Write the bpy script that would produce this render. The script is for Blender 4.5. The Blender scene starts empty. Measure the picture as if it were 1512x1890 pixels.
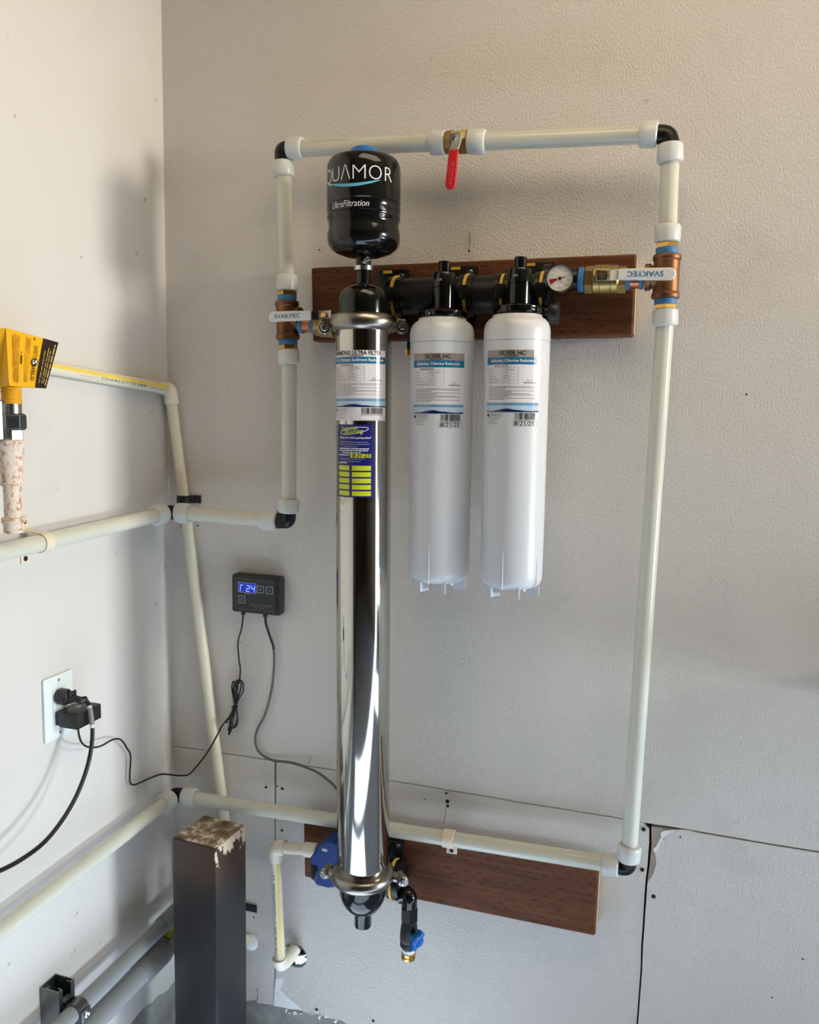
import bpy, bmesh, math, random
from mathutils import Vector, Matrix
random.seed(7)
V = Vector
C = bpy.context.scene.collection
scn = bpy.context.scene
# ------------------------------------------------------------------ camera
Z0 = 0.72                                    # height of the photographed origin above the slab
CAM = V((1.02394, -1.50508, 0.74394 + Z0))
CR = V((0.95074094, 0.30937333, 0.01948845)).normalized()
CF = V((-0.30490959, 0.94465145, -0.12109414)).normalized()
CU = CR.cross(CF).normalized()
FPX = 1524.49
cd = bpy.data.cameras.new('camera'); cam = bpy.data.objects.new('camera', cd); C.objects.link(cam)
cam.matrix_world = Matrix((( CR.x, CU.x, -CF.x, CAM.x), (CR.y, CU.y, -CF.y, CAM.y), (CR.z, CU.z, -CF.z, CAM.z), (0, 0, 0, 1)))
cd.sensor_fit = 'HORIZONTAL'; cd.sensor_width = 36.0; cd.lens = FPX / 1512 * 36.0
cd.clip_start = 0.02
scn.camera = cam
# ------------------------------------------------------------------ world, lights, exposure
scn.view_settings.view_transform = 'Standard'; scn.view_settings.look = 'None'
scn.view_settings.gamma = 1.0; scn.view_settings.use_curve_mapping = False
scn.view_settings.exposure = 0.08
W = bpy.data.worlds.new('sky'); scn.world = W; W.use_nodes = True
wn = W.node_tree; wn.nodes.clear()
wo = wn.nodes.new('ShaderNodeOutputWorld'); bg = wn.nodes.new('ShaderNodeBackground')
tc = wn.nodes.new('ShaderNodeTexCoord'); sx = wn.nodes.new('ShaderNodeSeparateXYZ')
mr = wn.nodes.new('ShaderNodeMapRange'); rp = wn.nodes.new('ShaderNodeValToRGB')
wn.links.new(tc.outputs['Generated'], sx.inputs[0]); wn.links.new(sx.outputs['Z'], mr.inputs['Value'])
mr.inputs['From Min'].default_value = -0.12; mr.inputs['From Max'].default_value = 0.12
wn.links.new(mr.outputs[0], rp.inputs[0])
rp.color_ramp.elements[0].color = (0.95, 0.78, 0.56, 1); rp.color_ramp.elements[1].color = (0.70, 0.86, 1.0, 1)
wn.links.new(rp.outputs[0], bg.inputs['Color']); bg.inputs['Strength'].default_value = 1.0
wn.links.new(bg.outputs[0], wo.inputs['Surface'])
RX = 3.6                                     # the wall with the open garage doors
def area(name, loc, rot, sx_, sy_, power, col, spread=180):
    d = bpy.data.lights.new(name, 'AREA'); d.shape = 'RECTANGLE'; d.size = sx_; d.size_y = sy_
    d.energy = power; d.color = col
    d.spread = math.radians(spread)              # set by hand to steer the daylight, no deep reveals stand there
    o = bpy.data.objects.new(name, d); C.objects.link(o); o.location = loc; o.rotation_euler = rot
    return o
# openings in the right wall: (y from, y to, z from, z to, daylight power, colour, fan angle)
OPEN = [(-0.08, -0.62, 1.70, 2.10, 7.4, (1.0, 0.91, 0.77), 60),
        (-0.08, -0.62, 0.52, 0.95, 3.9, (0.74, 0.89, 1.0), 46),
        (-0.70, -1.10, 0.02, 2.05, 5, (0.72, 0.87, 1.0), 180)]
sd = bpy.data.lights.new('sun', 'SUN'); sd.energy = 41.0; sd.angle = 0.009; sd.color = (1.0, 0.97, 0.92)
so = bpy.data.objects.new('sun', sd); C.objects.link(so)
so.rotation_euler = Vector((-0.862, -0.016, -0.507)).to_track_quat('-Z', 'Y').to_euler()
for y1, y0, z0, z1, pw, colr, spr in OPEN:
    area('daylight', (RX + 0.02, (y0 + y1) / 2, (z0 + z1) / 2), (0, math.pi / 2, 0), z1 - z0, y1 - y0, pw, colr, spr)
area('overhead_fill_light', (1.15, -0.72, 2.54), (0, 0, 0), 1.2, 0.6, 9.0, (1.0, 0.82, 0.58))  # added warm overhead fill, no real lamp is known there
# ------------------------------------------------------------------ photo point -> place (on a plane parallel to a wall)
def ray(px, py): return CF + CR * ((px - 756) / FPX) - CU * ((py - 945) / FPX)
def B(px, py, o=0.0):                        # point o metres in front of the back wall (y = 0)
    d = ray(px, py); return CAM + d * ((-o - CAM.y) / d.y)
def L(px, py, o=0.0):                        # point o metres out from the left wall (x = 0)
    d = ray(px, py); return CAM + d * ((o - CAM.x) / d.x)
# ------------------------------------------------------------------ materials
def lin(c): return tuple(((v / 255) / 12.92 if v / 255 <= 0.04045 else ((v / 255 + 0.055) / 1.055) ** 2.4) for v in c)
def mat(name, rgb, rough=0.5, metal=0.0, **k):
    m = bpy.data.materials.new(name); m.use_nodes = True; b = m.node_tree.nodes['Principled BSDF']
    b.inputs['Base Color'].default_value = (*lin(rgb), 1); b.inputs['Roughness'].default_value = rough
    b.inputs['Metallic'].default_value = metal
    for n, v in k.items(): b.inputs[n.replace('_', ' ')].default_value = v
    return m
def nn(m, t, **k):
    n = m.node_tree.nodes.new(t)
    for a, v in k.items(): setattr(n, a, v)
    return n
def lk(m, a, b): m.node_tree.links.new(a, b)
def coords(m, scale=(1, 1, 1), loc=(0, 0, 0)):
    g = nn(m, 'ShaderNodeNewGeometry'); mp = nn(m, 'ShaderNodeMapping')
    mp.inputs['Scale'].default_value = scale; mp.inputs['Location'].default_value = loc
    lk(m, g.outputs['Position'], mp.inputs['Vector']); return mp.outputs[0]
def noise(m, vec, scale, detail=3, rough=0.5):
    n = nn(m, 'ShaderNodeTexNoise'); n.inputs['Scale'].default_value = scale
    n.inputs['Detail'].default_value = detail; n.inputs['Roughness'].default_value = rough
    lk(m, vec, n.inputs['Vector']); return n.outputs['Fac']
def ramp(m, fac, stops):
    r = nn(m, 'ShaderNodeValToRGB'); lk(m, fac, r.inputs[0]); e = r.color_ramp.elements
    while len(e) < len(stops): e.new(0.5)
    for i, (p, c) in enumerate(stops): e[i].position = p; e[i].color = (*c, 1)
    return r.outputs['Color']
def mix(m, fac, a, b, mode='MIX'):
    x = nn(m, 'ShaderNodeMix', data_type='RGBA', blend_type=mode)
    for s, v in ((x.inputs[0], fac), (x.inputs[6], a), (x.inputs[7], b)):
        if hasattr(v, 'is_output'): lk(m, v, s)
        else: s.default_value = v
    return x.outputs[2]
def bump(m, h, strength, dist, prev=None):
    b = nn(m, 'ShaderNodeBump'); b.inputs['Strength'].default_value = strength; b.inputs['Distance'].default_value = dist
    lk(m, h, b.inputs['Height'])
    if prev: lk(m, prev, b.inputs['Normal'])
    return b.outputs[0]
def bsdf(m): return m.node_tree.nodes['Principled BSDF']
G3 = lambda v: (v, v, v)
def wall_mat(name, rgb, fine, dist, stains, spots):
    m = mat(name, rgb, 0.62); b = bsdf(m); c = coords(m)
    cs = coords(m, (1, 1, 0.62))
    h = ramp(m, noise(m, cs, fine, 4, 0.62), [(0.38, G3(0)), (0.70, G3(1))])
    n = bump(m, h, 0.7, dist); n = bump(m, noise(m, c, 9, 2), 0.25, 0.01, n)
    lk(m, n, b.inputs['Normal'])
    base = (*lin(rgb), 1)
    st = ramp(m, noise(m, c, 5.0, 5, 0.62), [(0.56, G3(0)), (0.75, G3(1))])
    col = mix(m, 1.0, base, ramp(m, st, [(0, G3(1)), (1, tuple(1 - stains * k for k in (0.9, 1.0, 1.1)))]), 'MULTIPLY')
    sp = ramp(m, noise(m, c, 26, 3, 0.55), [(spots, G3(1)), (spots + 0.035, (0.62, 0.58, 0.54))])
    lk(m, mix(m, 1.0, col, sp, 'MULTIPLY'), b.inputs['Base Color']); return m
M = {}
M['wall'] = wall_mat('back_wall_paint', (224, 219, 211), 310, 0.0028, 0.10, 0.735)
M['wallside'] = wall_mat('left_wall_paint', (209, 206, 201), 60, 0.0005, 0.05, 0.70)
M['ceiling'] = mat('dim_warm_bounce_ceiling', (176, 156, 126), 0.8)  # unseen ceiling, browned to weaken and warm the bounced light
M['roomwall'] = mat('room_wall_paint', (150, 141, 128), 0.8)
M['dark_room'] = mat('dark_storage_paint', (84, 66, 52), 0.8)
M['cavity'] = mat('wall_cavity', (52, 47, 42), 0.95)
M['paper'] = mat('torn_drywall_paper', (168, 158, 146), 0.9)
M['gypsum'] = mat('white_gypsum', (236, 236, 234), 0.9)
M['hole'] = mat('screw_recess', (14, 13, 12), 0.7)
def concrete(name, a, b_):
    m = mat(name, a, 0.85); c = coords(m)
    f = noise(m, c, 14, 6, 0.65)
    lk(m, ramp(m, f, [(0.3, lin(a)), (0.7, lin(b_))]), bsdf(m).inputs['Base Color'])
    lk(m, bump(m, noise(m, c, 70, 4), 0.4, 0.003), bsdf(m).inputs['Normal']); return m
M['concrete'] = concrete('bare_concrete', (122, 122, 118), (165, 165, 160))
M['floor'] = concrete('blue_bounce_slab', (150, 168, 196), (174, 190, 212))  # unseen slab, tinted blue so its bounce cools the lower walls
def wood_mat():
    m = mat('stained_fir', (92, 56, 36), 0.68, 0, Specular_IOR_Level=0.3); c = coords(m, (2.2, 20, 26)); b = bsdf(m)
    col = ramp(m, noise(m, c, 2.6, 6, 0.62), [(0.28, lin((70, 38, 20))), (0.5, lin((100, 58, 31))), (0.75, lin((122, 76, 44)))])
    g = nn(m, 'ShaderNodeNewGeometry'); q = nn(m, 'ShaderNodeSeparateXYZ'); lk(m, g.outputs['Position'], q.inputs[0])
    def ma(op, a, b_=None, c_=None):
        n = nn(m, 'ShaderNodeMath', operation=op)
        for k, v in enumerate((a, b_, c_)):
            if v is None: continue
            if hasattr(v, 'is_output'): lk(m, v, n.inputs[k])
            else: n.inputs[k].default_value = v
        return n.outputs[0]
    wob = ma('MULTIPLY_ADD', noise(m, coords(m, (18, 1, 40)), 1.0, 1), 1.3, 0.0)
    row = ma('MULTIPLY', q.outputs['Z'], 95.0); ri = ma('FLOOR', row); rf = ma('ABSOLUTE', ma('SUBTRACT', ma('FRACT', row), 0.5))
    u = ma('ADD', ma('MULTIPLY_ADD', q.outputs['X'], 33.0, ma('MULTIPLY', ri, 0.5)), wob); uf = ma('ABSOLUTE', ma('SUBTRACT', ma('FRACT', u), 0.5))
    mk = ma('MULTIPLY', ma('LESS_THAN', uf, 0.19), ma('LESS_THAN', rf, 0.11))      # rows of short incising slots
    mk = ma('MULTIPLY', mk, ma('GREATER_THAN', noise(m, coords(m, (14, 1, 60)), 1.0, 2), 0.48))
    fl = ramp(m, mk, [(0, G3(1)), (1, G3(0.42))])
    lk(m, mix(m, 1.0, col, fl, 'MULTIPLY'), b.inputs['Base Color'])
    lk(m, bump(m, noise(m, c, 5, 4), 0.3, 0.001), b.inputs['Normal']); return m
M['wood'] = wood_mat()
M['endgrain'] = mat('pale_end_grain', (196, 168, 128), 0.7)
M['pipe'] = mat('milky_plastic_pipe', (206, 207, 194), 0.22, 0, Subsurface_Weight=0.35, Subsurface_Scale=0.012)
bsdf(M['pipe']).inputs['Subsurface Radius'].default_value = (1.0, 1.0, 0.8)
M['nut'] = mat('white_collet_plastic', (206, 210, 207), 0.32, 0, Subsurface_Weight=0.15, Subsurface_Scale=0.006)
M['black'] = mat('black_moulded_plastic', (10, 10, 11), 0.36, 0, Specular_IOR_Level=0.35)
M['gloss_black'] = mat('gloss_black_plastic', (13, 14, 14), 0.10)
M['satin_black'] = mat('satin_black_plastic', (26, 27, 28), 0.45)
M['cpvc'] = mat('cream_cpvc', (222, 216, 194), 0.38)
M['cpvc_white'] = mat('pale_cpvc', (232, 227, 208), 0.4)
M['yellow_stripe'] = mat('yellow_pipe_stripe', (230, 206, 96), 0.4)
def brushed(name, rgb, rough, vs):
    m = mat(name, rgb, rough, 1.0); c = coords(m, vs)
    lk(m, bump(m, noise(m, c, 60, 3), 0.05, 0.0006), bsdf(m).inputs['Normal']); return m
M['steel'] = mat('polished_stainless', (196, 192, 184), 0.085, 1.0)
M['clamp'] = brushed('cast_stainless_clamp', (150, 145, 138), 0.28, (1, 1, 1))
M['zinc'] = brushed('zinc_plated_steel', (120, 124, 124), 0.36, (1, 1, 1))
M['bright_zinc'] = mat('bright_zinc', (205, 207, 205), 0.25, 1.0)
M['chrome'] = mat('chrome', (220, 222, 224), 0.08, 1.0)
M['brass'] = brushed('cast_brass', (176, 150, 98), 0.36, (1, 1, 1))
M['bright_brass'] = mat('turned_brass', (222, 178, 104), 0.22, 1.0)
def bronze():
    m = mat('weathered_bronze', (130, 92, 66), 0.48, 0.9); c = coords(m)
    lk(m, ramp(m, noise(m, c, 45, 4), [(0.3, lin((102, 70, 48))), (0.7, lin((152, 110, 78)))]), bsdf(m).inputs['Base Color'])
    lk(m, bump(m, noise(m, c, 240, 3), 0.25, 0.0008), bsdf(m).inputs['Normal']); return m
M['bronze'] = bronze()
M['copper'] = mat('copper_nipple', (190, 120, 92), 0.35, 1.0)
M['blue_tape'] = mat('blue_thread_tape', (60, 122, 174), 0.55)
M['white_tape'] = mat('white_thread_tape', (232, 234, 240), 0.6)
M['red_grip'] = mat('red_vinyl_grip', (190, 14, 30), 0.35)
M['pink_print'] = mat('pale_red_print', (226, 110, 118), 0.5)
M['white_grip'] = mat('white_vinyl_grip', (222, 224, 222), 0.4)
M['blue_print'] = mat('blue_print', (44, 110, 150), 0.5)
M['blue_cap'] = mat('blue_plastic_cap', (24, 104, 190), 0.4)
M['blue_body'] = mat('blue_actuator_plastic', (12, 54, 128), 0.5)
M['screen'] = mat('dark_window', (18, 20, 24), 0.25)
M['filter'] = mat('white_filter_plastic', (204, 207, 210), 0.30)
M['lab_white'] = mat('label_white', (218, 215, 218), 0.16)
M['lab_silver'] = mat('label_silver', (148, 140, 130), 0.18)
M['lab_teal'] = mat('label_teal', (28, 108, 146), 0.16)
M['lab_sky'] = mat('label_sky', (108, 152, 184), 0.16)
M['lab_pale'] = mat('label_pale_sky', (176, 198, 214), 0.16)
M['lab_navy'] = mat('label_navy', (22, 40, 86), 0.16)
M['ink'] = mat('black_ink', (26, 25, 26), 0.4)
M['greyink'] = mat('grey_ink', (128, 124, 124), 0.4)
M['st_blue'] = mat('sticker_blue', (26, 30, 104), 0.3)
M['st_yellow'] = mat('sticker_yellow', (196, 204, 44), 0.4)
M['st_logo'] = mat('sticker_logo_green', (182, 200, 96), 0.4)
M['whiteink'] = mat('white_ink', (226, 228, 232), 0.4)
M['dimink'] = mat('dim_white_ink', (120, 124, 170), 0.4)
M['light_blue'] = mat('logo_light_blue', (96, 176, 206), 0.35)
M['clip'] = mat('yellow_clip', (214, 176, 70), 0.4)
M['tag_yellow'] = mat('tag_yellow', (236, 176, 20), 0.42)
M['tag_black'] = mat('tag_black', (34, 24, 14), 0.4)
M['tag_gold'] = mat('tag_gold_print', (190, 160, 84), 0.5)
M['tag_brown'] = mat('tag_brown_print', (186, 128, 16), 0.5)
M['flex_yellow'] = mat('yellow_coated_flex', (232, 176, 40), 0.38)
def rusty():
    m = mat('paint_flaked_iron', (216, 196, 184), 0.7); c = coords(m); b = bsdf(m)
    f = noise(m, c, 120, 5, 0.66)
    lk(m, ramp(m, f, [(0.44, lin((226, 214, 202))), (0.53, lin((220, 200, 182))), (0.60, lin((190, 148, 112))), (0.70, lin((150, 104, 72)))]), b.inputs['Base Color'])
    lk(m, bump(m, f, 0.5, 0.002), b.inputs['Normal']); return m
M['rusty'] = rusty()
def post_mat():
    m = mat('dark_steel_post', (32, 31, 33), 0.42); c = coords(m, (1, 1, 0.35)); b = bsdf(m)
    g = nn(m, 'ShaderNodeNewGeometry'); s = nn(m, 'ShaderNodeSeparateXYZ'); lk(m, g.outputs['Position'], s.inputs[0])
    mr_ = nn(m, 'ShaderNodeMapRange'); mr_.inputs['From Min'].default_value = Z0 - 0.20; mr_.inputs['From Max'].default_value = Z0 - 0.085
    lk(m, s.outputs['Z'], mr_.inputs['Value'])
    ad = nn(m, 'ShaderNodeMath', operation='MULTIPLY_ADD'); lk(m, noise(m, c, 22, 5, 0.6), ad.inputs[0]); ad.inputs[1].default_value = 0.8
    lk(m, mr_.outputs[0], ad.inputs[2])
    col = ramp(m, ad.outputs[0], [(0.45, lin((31, 30, 33))), (0.75, lin((50, 38, 32))), (0.95, lin((66, 46, 35)))])
    fx_ = ramp(m, s.outputs['X'], [(0.200, G3(0)), (0.243, G3(1))])                # pale flaked paint left along the right-hand edge
    pf = nn(m, 'ShaderNodeMath', operation='MULTIPLY'); lk(m, mr_.outputs[0], pf.inputs[0]); lk(m, fx_, pf.inputs[1])
    pa_ = nn(m, 'ShaderNodeMath', operation='MULTIPLY'); lk(m, pf.outputs[0], pa_.inputs[0]); lk(m, noise(m, coords(m, (1, 1, 0.5)), 62, 4, 0.6), pa_.inputs[1])
    fk = ramp(m, pa_.outputs[0], [(0.40, G3(0)), (0.43, G3(1))])
    col = mix(m, fk, col, (*lin((214, 198, 176)), 1))
    lk(m, col, b.inputs['Base Color'])
    lk(m, bump(m, noise(m, c, 60, 4), 0.25, 0.0015), b.inputs['Normal']); return m
M['post'] = post_mat()
def rustcap():
    m = mat('rusted_post_cap', (110, 80, 58), 0.7); c = coords(m); b = bsdf(m); f = noise(m, c, 34, 6, 0.68)
    lk(m, ramp(m, f, [(0.36, lin((84, 56, 40))), (0.46, lin((112, 94, 74))), (0.54, lin((140, 124, 100))), (0.60, lin((206, 190, 168))), (0.68, lin((226, 212, 194)))]), b.inputs['Base Color'])
    lk(m, bump(m, f, 0.4, 0.003), b.inputs['Normal']); return m
M['rustcap'] = rustcap()
M['conduit'] = mat('grey_pvc_conduit', (138, 142, 144), 0.42)
M['plate'] = mat('white_outlet_plate', (226, 232, 232), 0.35)
M['cord'] = mat('black_cord_rubber', (14, 14, 15), 0.42)
M['greycord'] = mat('grey_cord', (92, 90, 88), 0.5)
M['cream'] = mat('cream_pipe_strap', (226, 214, 190), 0.45)
M['panel_grey'] = mat('controller_face', (34, 38, 40), 0.4)
M['line_white'] = mat('white_line_print', (196, 202, 206), 0.4)
M['dial'] = mat('gauge_dial_white', (206, 202, 196), 0.4)
M['gred'] = mat('gauge_red', (156, 24, 36), 0.4)
M['glass'] = mat('gauge_glass', (255, 255, 255), 0.03, 0, Transmission_Weight=1.0, IOR=1.3)
def emis(name, rgb, s):
    m = mat(name, (4, 6, 20), 0.3); b = bsdf(m); b.inputs['Emission Color'].default_value = (*rgb, 1); b.inputs['Emission Strength'].default_value = s; return m
M['lcd_bg'] = emis('display_backlight', (0.01, 0.02, 0.55), 0.55)
M['lcd_on'] = emis('display_digits', (0.10, 0.22, 1.0), 2.6)
# ------------------------------------------------------------------ geometry helpers
def basis(d):
    d = d.normalized(); a = V((0, 0, 1)) if abs(d.z) < 0.9 else V((1, 0, 0))
    e1 = a.cross(d).normalized(); return e1, d.cross(e1).normalized(), d
class G:
    def __init__(s): s.v = []; s.f = []; s.i = []; s.mats = []; s.k = 0
    def m(s, name):
        mm = M[name]
        if mm not in s.mats: s.mats.append(mm)
        s.k = s.mats.index(mm); return s
    def add(s, vs, fs):
        o = len(s.v); s.v += [tuple(p) for p in vs]
        for f in fs: s.f.append([o + q for q in f]); s.i.append(s.k)
        return s
    def lathe(s, o, d, prof, seg=32, ref=None, cap=True):   # prof: (t along d, radius)
        e1, e2, d = basis(d)
        if ref is not None: e1 = (ref - d * ref.dot(d)).normalized(); e2 = d.cross(e1)
        vs = []; fs = []
        for t, r in prof:
            for j in range(seg):
                a = 2 * math.pi * j / seg; vs.append(o + d * t + (e1 * math.cos(a) + e2 * math.sin(a)) * r)
        n = len(prof)
        for q in range(n - 1):
            for j in range(seg):
                k = (j + 1) % seg; fs.append([q * seg + j, q * seg + k, (q + 1) * seg + k, (q + 1) * seg + j])
        if cap: fs.append(list(range(seg))[::-1]); fs.append([(n - 1) * seg + j for j in range(seg)])
        return s.add(vs, fs)
    def cyl(s, a, b, r, seg=24, r2=None, ch=0.0):
        d = b - a; l = d.length; r2 = r if r2 is None else r2
        pr = [(0, r - ch), (ch, r), (l - ch, r2), (l, r2 - ch)] if ch else [(0, r), (l, r2)]
        return s.lathe(a, d, pr, seg)
    def tube(s, pts, r, seg=12, cap=True):
        pts = [V(p) for p in pts]; n = len(pts); vs = []; fs = []
        rr = r if isinstance(r, (list, tuple)) else [r] * n
        t = [(pts[min(i + 1, n - 1)] - pts[max(i - 1, 0)]).normalized() for i in range(n)]
        e1, e2, _ = basis(t[0])
        for i in range(n):
            if i:
                q = t[i - 1].rotation_difference(t[i]); e1 = q @ e1; e1 = (e1 - t[i] * e1.dot(t[i])).normalized()
            e2 = t[i].cross(e1)
            for j in range(seg):
                a = 2 * math.pi * j / seg; vs.append(pts[i] + (e1 * math.cos(a) + e2 * math.sin(a)) * rr[i])
        for i in range(n - 1):
            for j in range(seg):
                k = (j + 1) % seg; fs.append([i * seg + j, i * seg + k, (i + 1) * seg + k, (i + 1) * seg + j])
        if cap: fs.append(list(range(seg))[::-1]); fs.append([(n - 1) * seg + j for j in range(seg)])
        return s.add(vs, fs)
    def box(s, c, h, R=None, bev=0.0):
        bm = bmesh.new(); bmesh.ops.create_cube(bm, size=2)
        for v in bm.verts: v.co = V((v.co.x * h[0], v.co.y * h[1], v.co.z * h[2]))
        if bev: bmesh.ops.bevel(bm, geom=bm.edges[:], offset=bev, segments=2, profile=0.6, affect='EDGES')
        R = R or Matrix.Identity(3); bm.verts.index_update()
        s.add([V(c) + R @ v.co for v in bm.verts], [[v.index for v in f.verts] for f in bm.faces]); bm.free(); return s
    def prism(s, loop, vec):
        n = len(loop); vs = [V(p) for p in loop] + [V(p) + vec for p in loop]
        fs = [list(range(n))[::-1], list(range(n, 2 * n))] + [[j, (j + 1) % n, n + (j + 1) % n, n + j] for j in range(n)]
        return s.add(vs, fs)
    def sweep(s, pts, w, th):                               # flat strap of width vector w, thickness th
        pts = [V(p) for p in pts]; n = len(pts); vs = []; fs = []
        for i in range(n):
            t = (pts[min(i + 1, n - 1)] - pts[max(i - 1, 0)]).normalized(); nn_ = t.cross(w).normalized() * th / 2
            vs += [pts[i] - w / 2 - nn_, pts[i] + w / 2 - nn_, pts[i] + w / 2 + nn_, pts[i] - w / 2 + nn_]
        for i in range(n - 1):
            for j in range(4):
                k = (j + 1) % 4; fs.append([4 * i + j, 4 * i + k, 4 * i + 4 + k, 4 * i + 4 + j])
        fs.append([3, 2, 1, 0]); fs.append([4 * n - 4 + j for j in range(4)]); return s.add(vs, fs)
    # flat print on a surface (anything with pt(u, v, e))
    def rect(s, S, u0, v0, u1, v1, e=0.0003, n=1):
        vs = []
        for i in range(n + 1):
            u = u0 + (u1 - u0) * i / n; vs += [S.pt(u, v0, e), S.pt(u, v1, e)]
        return s.add(vs, [[2 * i, 2 * i + 2, 2 * i + 3, 2 * i + 1] for i in range(n)])
    def frame(s, S, u0, v0, u1, v1, w, e=0.0005, n=1):
        s.rect(S, u0, v0, u1, v0 + w, e, n); s.rect(S, u0, v1 - w, u1, v1, e, n)
        s.rect(S, u0, v0, u0 + w, v1, e); return s.rect(S, u1 - w, v0, u1, v1, e)
    def band(s, S, rows, e=0.0005):
        vs = []
        for u, a, b in rows: vs += [S.pt(u, a, e), S.pt(u, b, e)]
        return s.add(vs, [[2 * i, 2 * i + 2, 2 * i + 3, 2 * i + 1] for i in range(len(rows) - 1)])
    def poly(s, S, loop, e=0.0005):
        return s.add([S.pt(u, v, e) for u, v in loop], [list(range(len(loop)))])
    def text(s, S, t, u, v, size, e=0.0006, al='LEFT', shear=0.0, bold=0.0, wid=None, rot=0.0, sx=1.0, space=1.0):
        c = bpy.data.curves.new('t', 'FONT'); c.body = t; c.size = size; c.align_x = al; c.shear = shear
        c.offset = bold * size; c.space_character = space; c.resolution_u = 3
        o = bpy.data.objects.new('t', c); C.objects.link(o)
        dg = bpy.context.evaluated_depsgraph_get(); ev = o.evaluated_get(dg); me = ev.to_mesh()
        vv = [p.co.copy() for p in me.vertices]; ff = [list(p.vertices) for p in me.polygons]; ev.to_mesh_clear()
        bpy.data.objects.remove(o); bpy.data.curves.remove(c)
        if not vv: return s
        if wid:
            x0 = min(p.x for p in vv); x1 = max(p.x for p in vv); sx = wid / (x1 - x0)
            if al == 'LEFT':
                for p in vv: p.x -= x0
        cr, sr = math.cos(rot), math.sin(rot)
        return s.add([S.pt(u + p.x * sx * cr - p.y * sr, v + p.x * sx * sr + p.y * cr, e) for p in vv], ff)
    def done(s, name, parent=None, label=None, bev=0.0, sharp=38, flat=False, bseg=2):
        me = bpy.data.meshes.new(name); me.from_pydata(s.v, [], s.f)
        for mm in s.mats: me.materials.append(mm)
        me.polygons.foreach_set('material_index', s.i)
        if not flat:
            me.polygons.foreach_set('use_smooth', [True] * len(s.f)); me.update()
            me.set_sharp_from_angle(angle=math.radians(sharp))
        me.validate(); me.update()
        o = bpy.data.objects.new(name, me); C.objects.link(o)
        if bev:
            b = o.modifiers.new('edge', 'BEVEL'); b.width = bev; b.segments = bseg; b.limit_method = 'ANGLE'; b.angle_limit = math.radians(40)
        if parent is not None:
            o.parent = parent
            if parent.type == 'EMPTY': o.matrix_parent_inverse = Matrix.Translation(-V(parent.location))
        if label: o['label'] = label
        return o
def thing(name, loc, label, cat, group=None):
    o = bpy.data.objects.new(name, None); C.objects.link(o); o.location = loc; o.empty_display_size = 0.02
    o['label'] = label; o['category'] = cat
    if group: o['group'] = group
    return o
def tag(o, label, cat, group=None):
    o['label'] = label; o['category'] = cat
    if group: o['group'] = group
    return o
def struct(o): o['kind'] = 'structure'; return o
class Plane:
    def __init__(s, o, eu, ev): s.o = V(o); s.eu = V(eu).normalized(); s.ev = V(ev).normalized(); s.n = s.eu.cross(s.ev)
    def pt(s, u, v, e): return s.o + s.eu * u + s.ev * v + s.n * e
class Cyl:                                                  # u = arc length to the right of the line facing the camera, v = along the axis
    def __init__(s, o, up, r, r2=None, h2=1.0, turn=0.0):
        s.o = V(o); s.up = V(up).normalized(); s.r = r; s.r2 = r if r2 is None else r2; s.h2 = h2
        c = CAM - s.o; s.c = (c - s.up * c.dot(s.up)).normalized(); s.rt = s.up.cross(s.c); s.turn = turn
    def pt(s, u, v, e):
        r = s.r + (s.r2 - s.r) * v / s.h2; a = u / s.r + s.turn
        return s.o + s.up * v + (s.c * math.cos(a) + s.rt * math.sin(a)) * (r + e)
class Axial(Cyl):                                           # u = along the axis, v = arc length across it
    def pt(s, u, v, e): return Cyl.pt(s, -v, u, e)
def smooth(pts, n=8):
    P = [V(p) for p in pts]; P = [2 * P[0] - P[1]] + P + [2 * P[-1] - P[-2]]; out = []
    for i in range(1, len(P) - 2):
        for k in range(n):
            t = k / n; a, b, c, d = P[i - 1:i + 3]
            out.append(0.5 * (2 * b + (c - a) * t + (2 * a - 5 * b + 4 * c - d) * t * t + (3 * b - a - 3 * c + d) * t ** 3))
    return out + [P[-2]]
def corner(a, k, b, r, n=6):                                # a -> k -> b with a rounded corner of size r
    a, k, b = V(a), V(k), V(b); p = k + (a - k).normalized() * r; q = k + (b - k).normalized() * r
    return [a] + [(1 - t) ** 2 * p + 2 * t * (1 - t) * k + t * t * q for t in [i / n for i in range(n + 1)]] + [b]
YD = V((0, -1, 0)); XD = V((1, 0, 0)); ZD = V((0, 0, 1))
# ------------------------------------------------------------------ the room
def slab(name, x0, x1, y0, y1, z0, z1, m):
    return struct(G().m(m).box(((x0 + x1) / 2, (y0 + y1) / 2, (z0 + z1) / 2), ((x1 - x0) / 2, (y1 - y0) / 2, (z1 - z0) / 2)).done(name, flat=True))
CEIL = 2.60; YR = -5.4
slab('floor', -0.3, RX + 0.3, YR - 0.2, 0.2, -0.1, 0.0, 'floor')
slab('ceiling', -0.3, RX + 0.3, YR - 0.2, 0.2, CEIL, CEIL + 0.1, 'ceiling')
slab('wall_rear', -0.3, RX + 0.3, YR - 0.1, YR, 0, CEIL, 'dark_room')
wr = G().m('roomwall')
def wpart(y0, y1, z0, z1): wr.box((RX + 0.09, (y0 + y1) / 2, (z0 + z1) / 2), (0.05, abs(y1 - y0) / 2, abs(z1 - z0) / 2))
for (a, b) in ((0.1, -0.08), (-0.62, -0.70), (-1.10, YR)): wpart(a, b, 0, CEIL)
for (a, b) in ((0.0, 0.52), (0.95, 1.70), (2.10, CEIL)): wpart(-0.08, -0.62, a, b)
wpart(-0.70, -1.10, 2.05, CEIL)
struct(wr.done('wall_right', flat=True))
slab('door_1', -0.10, 0.02, YR, -1.42, 0.0, CEIL, 'dark_room')
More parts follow.
